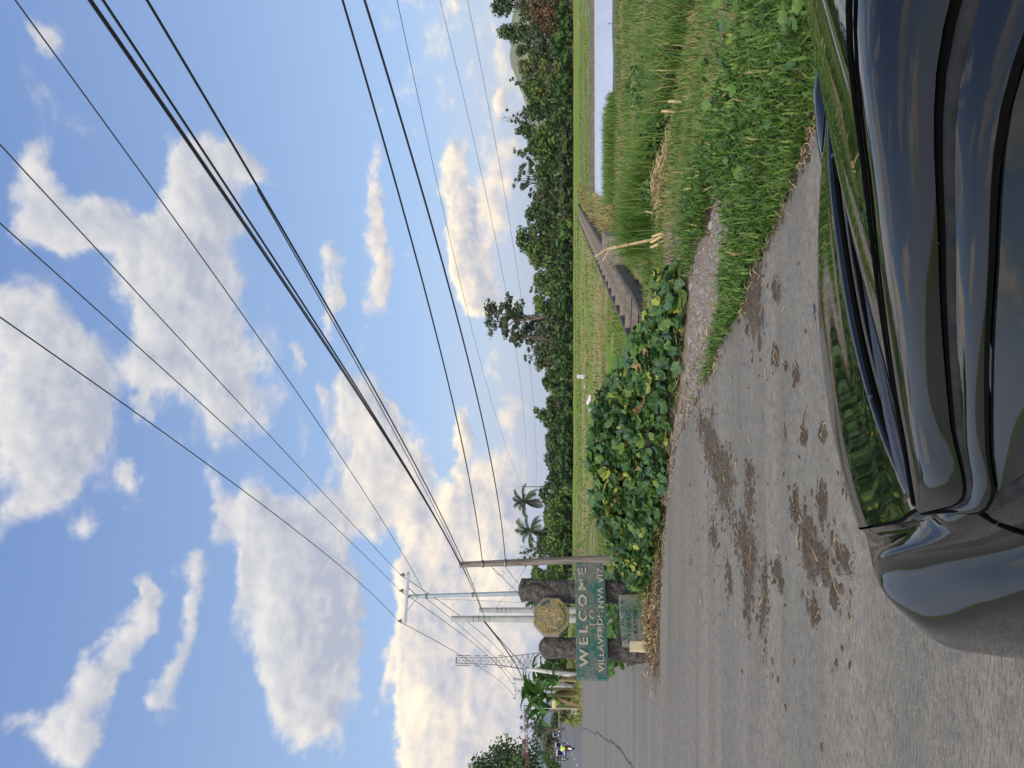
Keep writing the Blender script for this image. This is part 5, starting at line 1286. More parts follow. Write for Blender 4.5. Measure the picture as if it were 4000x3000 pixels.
# flanks: section points (x,z) as a function of t, from the bonnet edge or belt line down to the sill
def sec(t):
    if t >= 1.34: p0 = (hx(t) - .006, hz_(t)); p1 = (hx(t) - .018, hz_(t) - .016)
    else: k = min(1, (1.34 - t) / .25); p0 = (-.656 - .042 * k, .987 + .013 * k); p1 = (-.688 - .018 * k, .982 + .008 * k)
    X = lambda v: cr([-1.75, -1.3, .6, 1.15, 1.33, 1.6, 1.83, 2.05, 2.25, 2.36], v, t)
    p2 = (X([-.66, -.700, -.708, -.712, -.708, -.688, -.668, -.645, -.60, -.50]), X([.92, .955, .955, .955, .945, .958, .895, .80, .73, .66]))
    pa = (X([-.67, -.704, -.712, -.719, -.719, -.704, -.712, -.70, -.645, -.54]), X([.83, .865, .862, .858, .860, .910, .885, .77, .70, .63]))
    pb = (X([-.715, -.785, -.798, -.768, -.770, -.786, -.792, -.775, -.72, -.60]), X([.72, .75, .748, .800, .802, .795, .800, .72, .65, .59]))
    pc = (X([-.722, -.795, -.810, -.785, -.787, -.802, -.808, -.80, -.745, -.62]), X([.69, .72, .718, .770, .772, .762, .768, .69, .62, .57]))
    pd = (X([-.73, -.80, -.815, -.818, -.822, -.826, -.832, -.83, -.775, -.65]), .60)
    pe = (X([-.73, -.80, -.820, -.822, -.828, -.838, -.843, -.84, -.79, -.66]), .44)
    pf = (X([-.70, -.77, -.790, -.790, -.79, -.80, -.805, -.80, -.75, -.62]), .26)
    pg = (X([-.60, -.68, -.70, -.70, -.70, -.70, -.70, -.70, -.65, -.52]), .19)
    return [p0, p1, p2, pa, pb, pc, pd, pe, pf, pg]
def dense(s_, sgn, t):
    """round the section between its guide points, keeping the crease"""
    o = []; z = [p[1] for p in s_]; x = [p[0] for p in s_]; n = len(s_)
    L = [0.0]
    for a, b in zip(s_[:-1], s_[1:]): L.append(L[-1] + math.hypot(b[0] - a[0], b[1] - a[1]))
    for i in range(n - 1):
        for k in range(4 if i < 7 else 2):
            q = L[i] + (L[i + 1] - L[i]) * k / (4 if i < 7 else 2); o.append(cv(-sgn * cr(L, x, q), t, cr(L, z, q)))
    o.append(cv(-sgn * x[-1], t, z[-1])); return o
TS = list(np.linspace(-1.75, .9, 18)) + list(np.linspace(1.0, 2.36, 40))
for sgn in (-1, 1):
    MB().grid([dense(sec(t), sgn, t) for t in TS]).build('flank', M_PAINT, car)
# nose and tail
def close(t, name, up):
    s_ = sec(t); a = [cv(-p[0], t, p[1]) for p in s_]; b = [cv(p[0], t, p[1]) for p in s_][::-1]
    mid_ = [[p.lerp(q, k / 8) + Vector((0, up * .06 * math.sin(k / 8 * math.pi), 0)) for p, q in zip(a, b[::-1])] for k in range(9)]
    MB().grid(mid_).build(name, M_PAINT, car)
close(2.36, 'front_bumper', 1); close(-1.75, 'rear_bumper', -1)
MB().grid([[cv(-.70, t, .19), cv(.70, t, .19)] for t in (-1.75, 0, 2.36)]).build('underbody', M_GAP, car)
# cowl below the windscreen
gb_ = lambda u: 1.374 - .004 * u ** 2 - .010 * u ** 4             # foot of the glass
rows = []
for j in range(-14, 15):
    u = abs(j) / 14; x = .655 * j / 14; t0, t1 = rear(min(1, u)), gb_(u)
    rows.append([cv(x, t0 + .012, .945), cv(x, t0 - .010, .958), cv(x, t0 - .03 * (1 - u), .962 + .01 * u), cv(x, t1 + .02 * (1 - u), .972 + .012 * u), cv(x, t1 - .004, 1.006)])
MB().grid(rows).build('cowl_panel', M_PLAST, car)
MB().tube([cv(.652 * j / 14, rear(abs(j) / 14) - .004, hc(1.46) + (.988 - hc(1.46)) * (abs(j) / 14) ** 2.3 - .012) for j in range(-14, 15)], .006, 6).build('bonnet_seal', M_GAP, car)
# greenhouse guide lines (t, x, z) for the left side
IN = [(1.36, -.652, 1.000), (1.20, -.592, 1.075), (1.0, -.548, 1.170), (.67, -.517, 1.318), (.41, -.497, 1.425), (.20, -.490, 1.468), (-.1, -.487, 1.492), (-.6, -.492, 1.50), (-1.15, -.52, 1.45), (-1.5, -.57, 1.30), (-1.70, -.64, 1.02)]
OU = [(1.345, -.672, .992), (1.185, -.690, 1.012), (.99, -.632, 1.108), (.665, -.586, 1.262), (.405, -.556, 1.370), (.195, -.548, 1.408), (-.1, -.545, 1.430), (-.6, -.550, 1.438), (-1.16, -.580, 1.385), (-1.53, -.640, 1.22), (-1.73, -.69, 1.0)]
def along(Lst, v):
    n = len(Lst) - 1; k = [i / n for i in range(n + 1)]; return tuple(cr(k, [p[c] for p in Lst], v) for c in range(3))
VS = np.linspace(0, 1, 64)
for sgn in (-1, 1):
    S_ = lambda t, x, z: cv(-x * sgn, t, z)
    rows = []
    for v in VS:
        a, b = along(IN, v), along(OU, v); r = []
        for k in np.linspace(0, 1, 9):
            bl = math.sin(k * math.pi) * .22 * math.hypot(a[1] - b[1], a[2] - b[2])
            r.append(S_(a[0] + (b[0] - a[0]) * k, a[1] + (b[1] - a[1]) * k - bl * .62, a[2] + (b[2] - a[2]) * k + bl * .72))
        rows.append(r)
    MB().grid(rows).build('roof_rail', M_PAINT, car)
    def strip(name, o0, o1, mat, lift=0.0, v0=.02, v1=.97, puff=0.0):
        rows = []
        for v in np.linspace(v0, v1, 56):
            b = along(OU, v); f = min(1, max(0, (v - .04) / .12)); r = []
            for k in np.linspace(0, 1, 4):
                o = o0 + (o1 - o0) * k; q = puff * math.sin(k * math.pi)
                r.append(S_(b[0], b[1] - (o * .62 + lift * .8 + q * .7) * f, b[2] + (-o * .74 + lift * .6 + q * .7) * f))
            rows.append(r)
        MB().grid(rows).build(name, mat, car)
    strip('door_gap', -.002, .010, M_GAP, -.006)
    strip('weather_seal', .009, .024, M_RUB, .000, puff=.004)
    strip('door_frame', .023, .058, M_PAINT, .004, puff=.004)
    strip('frame_gap', .058, .065, M_GAP, .005)
    rows = []
    for v in np.linspace(.075, .955, 50):
        b = along(OU, v); t, x, z = b[0], b[1] - .065 * .62, b[2] - .065 * .74
        belt = -.698 if t > -1.2 else -.69
        r = []
        for k in np.linspace(0, 1, 10):
            r.append(S_(t, x + (min(belt, x) - x) * k - .030 * math.sin(k * math.pi) * min(1, (z - .99) / .2), z + (.992 - z) * k if z > .992 else z))
        rows.append(r)
    MB().grid(rows).build('side_glass', M_GLASS, car)
    MB().grid([[S_(t, -.690, 1.002), S_(t, -.700, 1.008), S_(t, -.709, .998), S_(t, -.712, .980)] for t in np.linspace(1.13, -1.55, 24)]).build('belt_moulding', M_RUB, car)
    # shut gap between wing and door, bonnet and wing
    q = [(1.352, -.668, .9935), (1.26, -.688, .998), (1.185, -.702, .996), (1.205, -.7105, .965)]
    for t_, z_ in ((1.235, .93), (1.26, .89), (1.275, .86), (1.285, .80), (1.29, .75), (1.295, .6), (1.29, .44), (1.27, .27)):
        s_ = sec(t_); xs = [p[0] for p in s_][::-1]; zz = [p[1] for p in s_][::-1]; q.append((t_, float(np.interp(z_, zz, xs)) - .0015, z_))
    MB().tube([S_(*p) for p in q], .0035, 6).build('door_shut_gap', M_GAP, car)
    MB().tube([S_(t, hx(t) - .003, hz_(t) + .0005) for t in np.linspace(1.372, 1.82, 16)], .0042, 6).build('bonnet_shut_gap', M_GAP, car)
    for tw in (1.72, -1.05):
        w_ = empty('wheel'); w_.parent = car; w_.location = cv(.70 * sgn, tw, .307 + .70 * sgn * math.sin(ROLL) + .65 * math.sin(ROLL))
        MB().lathe([(.20, -.09), (.285, -.095), (.305, -.06), (.305, .06), (.285, .095), (.20, .09)], (0, 0, 0), (1, 0, 0), 28).build('tyre', M_TYRE, w_)
        rm = MB().lathe([(.20, -.085), (.205, .0), (.20, .085), (.05, .06), (0, .06)], (0, 0, 0), (sgn, 0, 0), 28)
        rm.build('rim', M_RIM, w_)
# windscreen and roof
wt_c = lambda v: (gb_(0) + (.385 - gb_(0)) * v, 1.013 + .476 * v + .012 * math.sin(v * math.pi))
def edge(v):   # inner pillar line from the glass foot to the header
    return along(IN, .004 + v * .396)
rows = []
for v in np.linspace(0, 1, 26):
    e = edge(v); tc_, zc_ = wt_c(v); r = []
    for j in range(-12, 13):
        u = j / 12; a = abs(u); r.append(cv(-e[1] * u * .995, tc_ + (e[0] - tc_) * a ** 2.2, zc_ + (e[2] - .004 - zc_) * a ** 2.6))
    rows.append(r)
WS = rows
MB().grid(rows).build('windscreen', M_GLASS, car)
rows = []
for v in np.linspace(.40, 1, 30):
    e = along(IN, v); k = (v - .4) / .6; zc_ = cr([0, .15, .45, .75, .9, 1], [1.478, 1.515, 1.538, 1.49, 1.36, 1.04], k); r = []
    for j in range(-12, 13):
        u = j / 12; a = abs(u); r.append(cv(-e[1] * u, e[0] + .015 * (1 - a) * (1 if k < .5 else -4 * (k - .5)), zc_ + (e[2] - zc_) * a ** 2.4))
    rows.append(r)
MB().grid(rows).build('roof', M_PAINT, car)
for sgn in (-1, 1):
    q = [along(IN, v) for v in np.linspace(.0, .40, 30)]
    MB().tube([cv(-x * sgn * .996, t, z + .003) for t, x, z in q], .0028, 6).build('screen_moulding', M_GAP, car)
# near-side wiper with its arm, and the far one
def wiper(x0, dirx, par):
    w_ = empty('wiper'); w_.parent = par
    f = lambda x: x0 + dirx * x
    A = [(0.0, 1.372, .992, .016), (.03, 1.378, .998, .019), (.08, 1.383, 1.002, .020), (.17, 1.392, 1.004, .018), (.30, 1.400, 1.004, .014), (.46, 1.402, 1.004, .010), (.60, 1.402, 1.004, .006), (.69, 1.402, 1.004, .005)]
    rows = []
    for x, t, z, w in A: rows.append([cv(f(x), t + w, z - .006), cv(f(x), t + w * .8, z + .006), cv(f(x), t - w * .8, z + .008), cv(f(x), t - w, z - .004)])
    MB().grid(rows, closed=True).build('wiper_arm', M_PLAST, w_)
    MB().lathe([(.0, .0), (.006, .0), (.008, -.001), (.009, -.008)], cv(f(.165), 1.390, 1.013), (0, 0, 1), 14).build('hinge', M_PLAST, w_)
    bl = MB(); bl.bar(cv(f(.28), 1.384, .996), cv(f(.95), 1.388, 1.004), .010, .020); bl.bar(cv(f(.60), 1.388, 1.010), cv(f(.72), 1.389, 1.011), .016, .02); bl.build('wiper_blade', M_RUB, w_)
wiper(-.628, 1, car)
for x, t in ((-.40, 1.444), (.24, 1.458)):
    MB().lathe([(.0, .001), (.004, .001), (.0055, -.001), (.006, -.008)], cv(x, t - .002, hc(t) - .010), (0, -.3, 1), 10).build('washer_jet', M_PLAST, car)

# a white registration sticker inside the far lower corner of the screen
Mc = Matrix.Translation(car.location) @ Euler((0, ROLL, YAW)).to_matrix().to_4x4()
def pix(p):
    q = Mc @ p - Vector((0, 0, H)); y = q.y * CP + q.z * SP; u = -q.y * SP + q.z * CP
    return 2000 - u / y * F, 1500 - q.x / y * F
bi = min(((i, j) for i in range(1, len(WS) - 2) for j in range(13, 23)), key=lambda k: (pix(WS[k[0]][k[1]])[0] - 3255) ** 2 + (pix(WS[k[0]][k[1]])[1] - 150) ** 2)
i, j = bi; qn = (WS[i + 1][j] - WS[i][j]).cross(WS[i][j + 1] - WS[i][j]).normalized(); qn = qn if qn.z > 0 else -qn
du = (WS[i][j + 1] - WS[i][j]).normalized(); dv = (WS[i + 1][j] - WS[i][j]).normalized(); c0 = WS[i][j] + qn * .002
MB().add([c0 - du * .05 - dv * .03, c0 + du * .05 - dv * .03, c0 + du * .05 + dv * .03, c0 - du * .05 + dv * .03], [(0, 1, 2, 3)]).build('sticker', M_STICK, car)
# ---- mud, clods and straw on the road and along its edge
M_CLOD = [pm('dark mud clod', (.040, .027, .016), (.064, .044, .027), 20, .95), pm('dry mud clod', (.085, .062, .040), (.055, .040, .026), 20, .95)]
M_STRAW = [pm('straw', (.40, .30, .13), (.30, .22, .10), 3, .8), pm('brown straw', (.22, .145, .075), (.16, .105, .055), 3, .85), pm('pale straw', (.50, .41, .22), (.40, .31, .15), 3, .8)]
def clods(name, P, smin, smax, mats, zf=0.0):
    n = len(P); b = np.array([[1,0,.1],[.3,.95,0],[-.8,.6,.1],[-.8,-.6,0],[.3,-.95,.1],[.4,.2,.7],[-.4,.3,.8],[-.3,-.45,.6]], float)
    f = np.array([[0,1,5],[1,2,6],[1,6,5],[2,3,6],[3,7,6],[3,4,7],[4,0,7],[0,5,7],[5,6,7]])
    s = smin * (smax / smin) ** (R.random(n) ** 2.5); a = R.normal(size=n) * .5
    sc = np.column_stack([s * (1.0 + .8 * R.random(n)), s * (.6 + .5 * R.random(n)), s * (.3 + .45 * R.random(n))])
    Vv = b[None] * (1 + .3 * R.normal(size=(n, 8, 1))) * sc[:, None]; ca, sa = np.cos(a)[:, None], np.sin(a)[:, None]
    X = Vv[..., 0] * ca - Vv[..., 1] * sa + P[:, :1]; Y = Vv[..., 0] * sa + Vv[..., 1] * ca + P[:, 1:2]
    Z_ = Vv[..., 2] + (P[:, 2:3] if P.shape[1] > 2 else zf)
    Fc = (f[None] + (np.arange(n) * 8)[:, None, None]).reshape(-1, 3)
    return np_mesh(name, np.stack([X, Y, Z_], -1), Fc, mats, np.repeat((R.random(n) < .5).astype(int), 9))
def straws(name, P, z, ln, wd, lift=.03, mats=M_STRAW, probs=(.5, .25, .25), pref=None):
    n = len(P); a = (R.random(n) * 6.283) if pref is None else pref + R.normal(size=n) * .7
    L = ln[0] + (ln[1] - ln[0]) * R.random(n); bend = R.normal(size=n) * .9
    V = []
    c = np.column_stack([P[:, 0], P[:, 1], z + .004 + 0 * a]); h = a.copy(); pts = [c]; sl = R.normal(size=n) * .35
    for k in range(4):
        c = c + np.column_stack([np.cos(h) * L / 4, np.sin(h) * L / 4, lift * R.random(n) * (1 if k < 2 else -.7) + sl * 0]); c[:, 2] = np.maximum(c[:, 2], z + .003); h = h + bend / 4 + R.normal(size=n) * .25; pts.append(c)
    for k, q in enumerate(pts):
        o = np.column_stack([-np.sin(h), np.cos(h), .6 + 0 * h]) * (wd * (.5 if k in (0, 4) else 1.0) / 2); V += [q - o, q + o]
    V = np.stack(V, 1); f = np.array([[2*k, 2*k+1, 2*k+3, 2*k+2] for k in range(4)])
    Fq = (f[None] + (np.arange(n) * 10)[:, None, None]).reshape(-1, 4)
    return np_mesh(name, V.reshape(-1, 3), Fq, mats, np.repeat(R.choice(len(mats), n, p=probs), 4))
C_, S_t = [], []
for (x, y, rx, ry, k) in STAIN:
    n = int(160 + 2600 * rx * ry * k) if k > .65 else int(14 * k + 60 * rx * ry)
    q = R.normal(size=(n, 2)) * np.array([rx * .52, ry * .50]) + (x, y); C_.append(q)
    n = int(3 + 60 * rx * ry * k); S_t.append(R.normal(size=(n, 2)) * np.array([rx * .5, ry * .5]) + (x, y))
C_.append(np.column_stack([R.uniform(-2.6, 1.2, 500), R.uniform(4.2, 9.5, 500)])); C_ = np.vstack(C_); C_ = C_[road_d(C_) < .02]
tag(clods('mud', C_, .003, .026, M_CLOD), 'crumbs and lumps of dark mud smeared along the road', kind='stuff')
S_t = np.vstack(S_t); extra = np.column_stack([R.uniform(-2.5, 1.8, 90), R.uniform(4.2, 9.5, 90)]); S_t = np.vstack([S_t, extra]); S_t = S_t[road_d(S_t) < -.02]
tag(straws('straw_litter', S_t, .004, (.03, .11), .0034, .010, probs=(.3, .6, .1), pref=0.0), kind='stuff')
def along_edge(n, d0, d1, i0=0, i1=None):
    E_ = NEAR[i0:i1]; out_ = []
    while len(out_) < n:
        k = int(R.integers(0, len(E_) - 1)); a, b = np.array(E_[k]), np.array(E_[k + 1]); nn = np.array([-(b - a)[1], (b - a)[0]]); nn = nn / np.linalg.norm(nn)
        if nn[1] < 0: nn = -nn
        out_.append(a + (b - a) * R.random() + nn * R.uniform(d0, d1))
    return np.array(out_)
tag(clods('roadside_soil', along_edge(2600, -.10, .45), .005, .035, M_CLOD), kind='stuff')
tag(straws('roadside_straw', along_edge(900, -.12, .5), .0, (.06, .2), .005, .02), kind='stuff')
tag(clods('edge_mud', np.column_stack([G(2945, 1150).xy[0] + R.normal(size=260) * .22, G(2945, 1150).xy[1] + R.normal(size=260) * .14]), .01, .05, M_CLOD), kind='stuff')
# straw raked up in front of the monument plinth
P = np.vstack([np.column_stack([R.uniform(-4.6, -2.6, 900), R.uniform(12.05, 12.75, 900)]), np.column_stack([-3.9 + R.normal(size=900) * .45, 12.55 + R.normal(size=900) * .14])])
zz = .16 * np.exp(-((P[:, 1] - 12.6) / .22) ** 2) * R.random(len(P))
tag(straws('raked_straw', P, zz, (.10, .32), .008, .05, probs=(.15, .77, .08)), 'heap of dry straw raked up in front of the monument plinth', kind='stuff')
tag(clods('plinth_soil', np.column_stack([R.uniform(-4.8, -2.4, 700), R.uniform(12.0, 12.9, 700)]), .008, .04, M_CLOD), kind='stuff')
P = np.column_stack([-3.25 + R.normal(size=1100) * .28, 12.85 + R.normal(size=1100) * .22])
blades('weed_clump', P, 0 * P[:, 0], (.2, .62), .010, .8, [.46, .28, .10, .16], 'weeds growing up against the right-hand stone pillar')
P = np.column_stack([-2.7 + R.normal(size=500) * .35, 13.0 + R.normal(size=500) * .4])
blades('weed_clump', P, 0 * P[:, 0] - .05, (.2, .7), .012, .8, [.46, .30, .12, .12], 'weeds between the squash vines and the wooden pole')
P = np.column_stack([R.uniform(-6.1, -4.3, 300), R.uniform(15.5, 18.2, 300)])
tag(vines('low_creeper', P, .02 + .55 * R.random(300), .07, .14, [.45, .1, .43, .02, 0]), 'low green creeper seen under the board between the stone pillars', kind='stuff')
# hay pile and dry tufts on the slope
hp = G(2590, 700, -.10); P = np.column_stack([hp.x + R.normal(size=900) * .42, hp.y + R.normal(size=900) * .16])
zz = height(P) + .20 * np.exp(-((P[:, 0] - hp.x) / .55) ** 2 - ((P[:, 1] - hp.y) / .2) ** 2) * R.random(900)
tag(straws('hay', P, zz, (.12, .35), .009, .05, probs=(.55, .2, .25)), 'flattened pile of orange hay on the grass slope', kind='stuff')

# ---- single stones beside the gravel
M_ROCK = pm('grey river stone', (.26, .25, .23), (.18, .17, .16), 6, .85, bump=.3, bscale=12)
def rock(label, px, py, s):
    p = G(px, py, 0.0); rows = []
    for i in range(9):
        th = math.pi * i / 8; rows.append([Vector((s * math.sin(th) * math.cos(a) * (1 + .2 * math.sin(2 * a + s * 90)), s * .75 * math.sin(th) * math.sin(a), s * .5 * math.cos(th))) for a in np.linspace(0, 2 * math.pi, 14, endpoint=False)])
    o = MB().grid(rows, closed=True).build('stone', M_ROCK); o.location = (p.x, p.y, hz(p.x, p.y) + s * .3); o.rotation_euler.z = px * .7; tag(o, label, 'stone', 'loose stones along the gravel shoulder')
for a in [('biggest smooth grey stone in the grass at the right end of the squash vines', 2648, 1050, .105), ('grey stone at the corner where gravel meets the squash leaves', 2700, 1120, .07), ('grey stone half buried at the top edge of the gravel', 2776, 880, .075),
          ('flat stone in the verge grass right of the gravel', 2858, 730, .05), ('pale stone at the edge of the gravel under the vines', 2692, 1330, .06), ('brown stone at the left end of the gravel strip', 2672, 1480, .055)]: rock(*a)

# ---- bamboo
M_BAM = pm('dry bamboo', (.46, .36, .18), (.36, .27, .13), 3, .6, c3=(.20, .14, .07), scale3=18, lo3=.62, hi3=.72)
def cane(mb, a, b, r, nodes=5):
    a, b = Vector(a), Vector(b); P, rr = [], []
    for i in range(nodes):
        for t, k in ((0, 1.18), (.06, 1.0), (.94, 1.0)): P.append(a.lerp(b, (i + t) / nodes)); rr.append(r * k)
    P.append(b); rr.append(r); mb.tube(P, rr, 8); return mb
yb = 11.85; b0 = D(2606, 925, yb); b0.z = hz(b0.x, yb) - .05
bp = empty('bamboo_pole', b0); tag(bp, 'long forked bamboo pole leaning out of the grass in front of the ditch', 'pole')
t_ = D(2368, 974, yb - .1) - b0
cane(MB(), (0, 0, 0), t_, .024, 6).build('cane', M_BAM, bp)
cane(MB(), t_, D(2324, 1004, yb) - b0, .013, 3).build('branch', M_BAM, bp); cane(MB(), t_ * .94, D(2354, 1020, yb) - b0, .010, 3).build('branch', M_BAM, bp)
for k in (.62, .8): MB().tube([t_ * k, t_ * k + Vector((.02, -.04, .06))], .006, 5).build('stub', M_BAM, bp)
for i, (q0, q1, lab) in enumerate([((2609, 940), (2541, 968), 'cut bamboo length leaning left of the long forked pole'), ((2600, 916), (2542, 948), 'cut bamboo length between the other two at the foot of the long pole'), ((2598, 908), (2548, 924), 'shortest cut bamboo length, right of the long forked pole')]):
    a, b = D(*q0, yb - .12 - .03 * i), D(*q1, yb - .05); a.z = hz(a.x, a.y) - .02
    o = cane(MB(), (0, 0, 0), b - a, .022, 2).build('bamboo_length', M_BAM); o.location = a; tag(o, lab, 'bamboo', 'cut bamboo at the foot of the pole')
for q0, q1, y, lab in [((2674, 398), (2610, 396), 10.6, 'bamboo stake in the grass, nearer the car of two side by side'), ((2648, 437), (2583, 434), 11.3, 'bamboo stake in the grass, left of its twin'), ((2594, 840), (2520, 826), 12.4, 'thin slanting bamboo stake right of the long forked pole')]:
    a, b = D(*q0, y), D(*q1, y); a.z = min(a.z, hz(a.x, a.y)) - .03
    o = cane(MB(), (0, 0, 0), b - a, .021 if y < 12 else .012, 3).build('bamboo_stake', M_BAM); o.location = a; tag(o, lab, 'stake', 'bamboo stakes in the slope grass')
a, b = D(2404, 93, 36.5), D(2374, 92, 36.5); o = MB().tube([(0, 0, -.3), b - a], .03, 6).build('wooden_stake', M_WOOD); o.location = a; tag(o, 'thin wooden stake standing in the pond near its bank', 'stake')

# ---- litter
M_BAG = [pm('white plastic film', (.78, .76, .76), (.68, .66, .68), 8, .35, transl=.2), pm('pink print on plastic', (.70, .35, .45), (.75, .7, .7), 6, .4)]
def bag(label, px, py, y, w, h, up=.2):
    c = D(px, py, y); c.z = hz(c.x, c.y); rows = []
    for i in range(7):
        rows.append([Vector(((j / 6 - .5) * w + R.normal() * w * .07, R.normal() * .09 + .1 * math.sin(i + j), max(.0, up * 0 + h * i / 6 + R.normal() * h * .07))) for j in range(7)])
    o = MB().grid(rows).build('plastic_bag', M_BAG); o.location = c; tag(o, label, 'bag', 'plastic bags lying in the stubble field')
    o.data.polygons.foreach_set('material_index', [1 if (11 < i < 15 or 18 < i < 21) and w > .5 else 0 for i in range(36)])
bag('crumpled white plastic bag with pink print, largest in the stubble field', 2292, 1560, 52, .62, .36)
bag('upright white plastic bag flapping on the stubble, nearest the treeline', 2262, 1472, 62, .34, .70)
bag('small grey white plastic scrap between the two larger bags', 2262, 1510, 60, .34, .22)
bag('bluish white plastic scrap just above the squash leaves', 2284, 1601, 52, .28, .2)
M_GRNP = pm('green plastic', (.04, .30, .12), None, rough=.35); M_PINK = pm('pink label', (.65, .12, .25), None, rough=.4); M_ORG = pm('orange gourd skin', (.55, .24, .02), (.45, .17, .02), 20, .5)
c = G(2558, 2350, .035); bt = empty('plastic_bottle', c); tag(bt, 'white plastic bottle with a pink and green label lying in front of the plinth', 'bottle')
MB().lathe([(0, -.11), (.030, -.11), (.034, -.10), (.034, .05), (.026, .075), (.013, .09), (.013, .105)], (0, 0, 0), (1, .15, 0), 14).build('body', M_BAG[0], bt)
MB().lathe([(.0345, -.05), (.0345, .0)], (0, 0, 0), (1, .15, 0), 14).build('label', M_PINK, bt); MB().lathe([(.0347, .0), (.0347, .02)], (0, 0, 0), (1, .15, 0), 14).build('label_stripe', M_GRNP, bt)
MB().lathe([(.015, .102), (.016, .12), (0, .122)], (0, 0, 0), (1, .15, 0), 12).build('cap', M_BAG[0], bt)
c = G(2551, 2470, .03); o = MB().lathe([(0, -.055), (.024, -.055), (.028, -.045), (.028, .045), (.022, .055), (0, .055)], (0, 0, 0), (1, -.1, 0), 14).build('drink_can', M_GRNP); o.location = c; tag(o, 'small green drink can lying at the edge of the raked straw', 'can')
c = G(2520, 2362, .09); o = MB().lathe([(0, 0), (.028, 0), (.040, .10), (.037, .10), (.026, .006), (0, .006)], (0, 0, 0), (.5, -.4, .6), 12, smooth=False).build('paper_cup', M_BAG[0]); o.location = c; tag(o, 'crumpled white paper cup in the weeds on the plinth side of the bottle', 'cup')
c = G(2530, 2627, .02); o = MB().grid([[Vector((x * .02 + .004 * R.normal(), y * .02, .012 * R.random())) for x in (-1, 0, 1)] for y in (-1, 0, 1)]).build('paper_scrap', M_BAG[0]); o.location = c; tag(o, 'tiny white paper scrap alone on the road left of the monument', 'paper')
c = G(2527, 2230, .05); o = MB().lathe([(0, -.05), (.035, -.042), (.055, 0), (.045, .03), (.018, .052), (0, .056)], (0, 0, 0), (.3, 0, 1), 14).build('gourd', M_ORG); o.location = c; tag(o, 'small orange gourd under the yellow squash leaf beside the straw', 'gourd')
c = G(2912, 1352, .012) if False else G(3178, 1205, .01); o = MB().grid([[Vector((x * .03 + .01 * R.normal(), y * .022 + .008 * R.normal(), .02 * R.random())) for x in (-1.4, -.5, .3, 1)] for y in (-1, -.2, .5, 1)]).build('plastic_scrap', pm('grey plastic scrap', (.10, .12, .13), (.2, .22, .22), 10, .4)); o.location = c; tag(o, 'crumpled dark grey plastic scrap on the concrete just beyond the bonnet', 'scrap')

# ---- vehicles on the far road
M_BLUE = pm('blue sidecar paint', (.03, .045, .20), (.05, .07, .26), 3, .35, coat=.4); M_SILV = pm('silver sheet metal', (.55, .56, .58), (.45, .46, .48), 3, .35, metal=.6); M_VWHT = pm('white vehicle paint', (.75, .75, .75), (.65, .65, .65), 4, .4)
M_RED = pm('red tail lamp', (.40, .02, .02), None, rough=.3); M_DKM = pm('dark engine metal', (.05, .05, .052), (.09, .09, .09), 10, .5, metal=.4); M_VINYL = pm('black vinyl', (.02, .02, .022), None, rough=.5); M_YPL = pm('yellow plate', (.62, .48, .08), None, rough=.5)
M_SKIN = pm('brown skin', (.30, .17, .11), None, rough=.6); M_CLW = pm('white cloth', (.66, .66, .64), (.56, .56, .55), 12, .85); M_CLB = pm('black cloth', (.015, .015, .017), None, rough=.9); M_VEST = pm('hi-vis yellow green vest', (.48, .80, .04), (.40, .70, .03), 10, .7); M_HELM = pm('dark helmet shell', (.02, .02, .024), None, rough=.25, coat=.5)
def wheel(par, c, r=.28, w=.09):
    e_ = empty('wheel'); e_.parent = par; e_.location = c
    MB().lathe([(r - .07, -w / 2), (r - .01, -w / 2), (r, 0), (r - .01, w / 2), (r - .07, w / 2)], (0, 0, 0), (1, 0, 0), 20).build('tyre', M_TYRE, e_)
    rm = MB(); rm.lathe([(r - .06, -w / 3), (r - .06, w / 3)], (0, 0, 0), (1, 0, 0), 20)
    for k in range(5): a = k * 1.257; rm.bar((0, 0, 0), (0, math.cos(a) * (r - .06), math.sin(a) * (r - .06)), .03)
    rm.build('rim', M_SILV, e_)
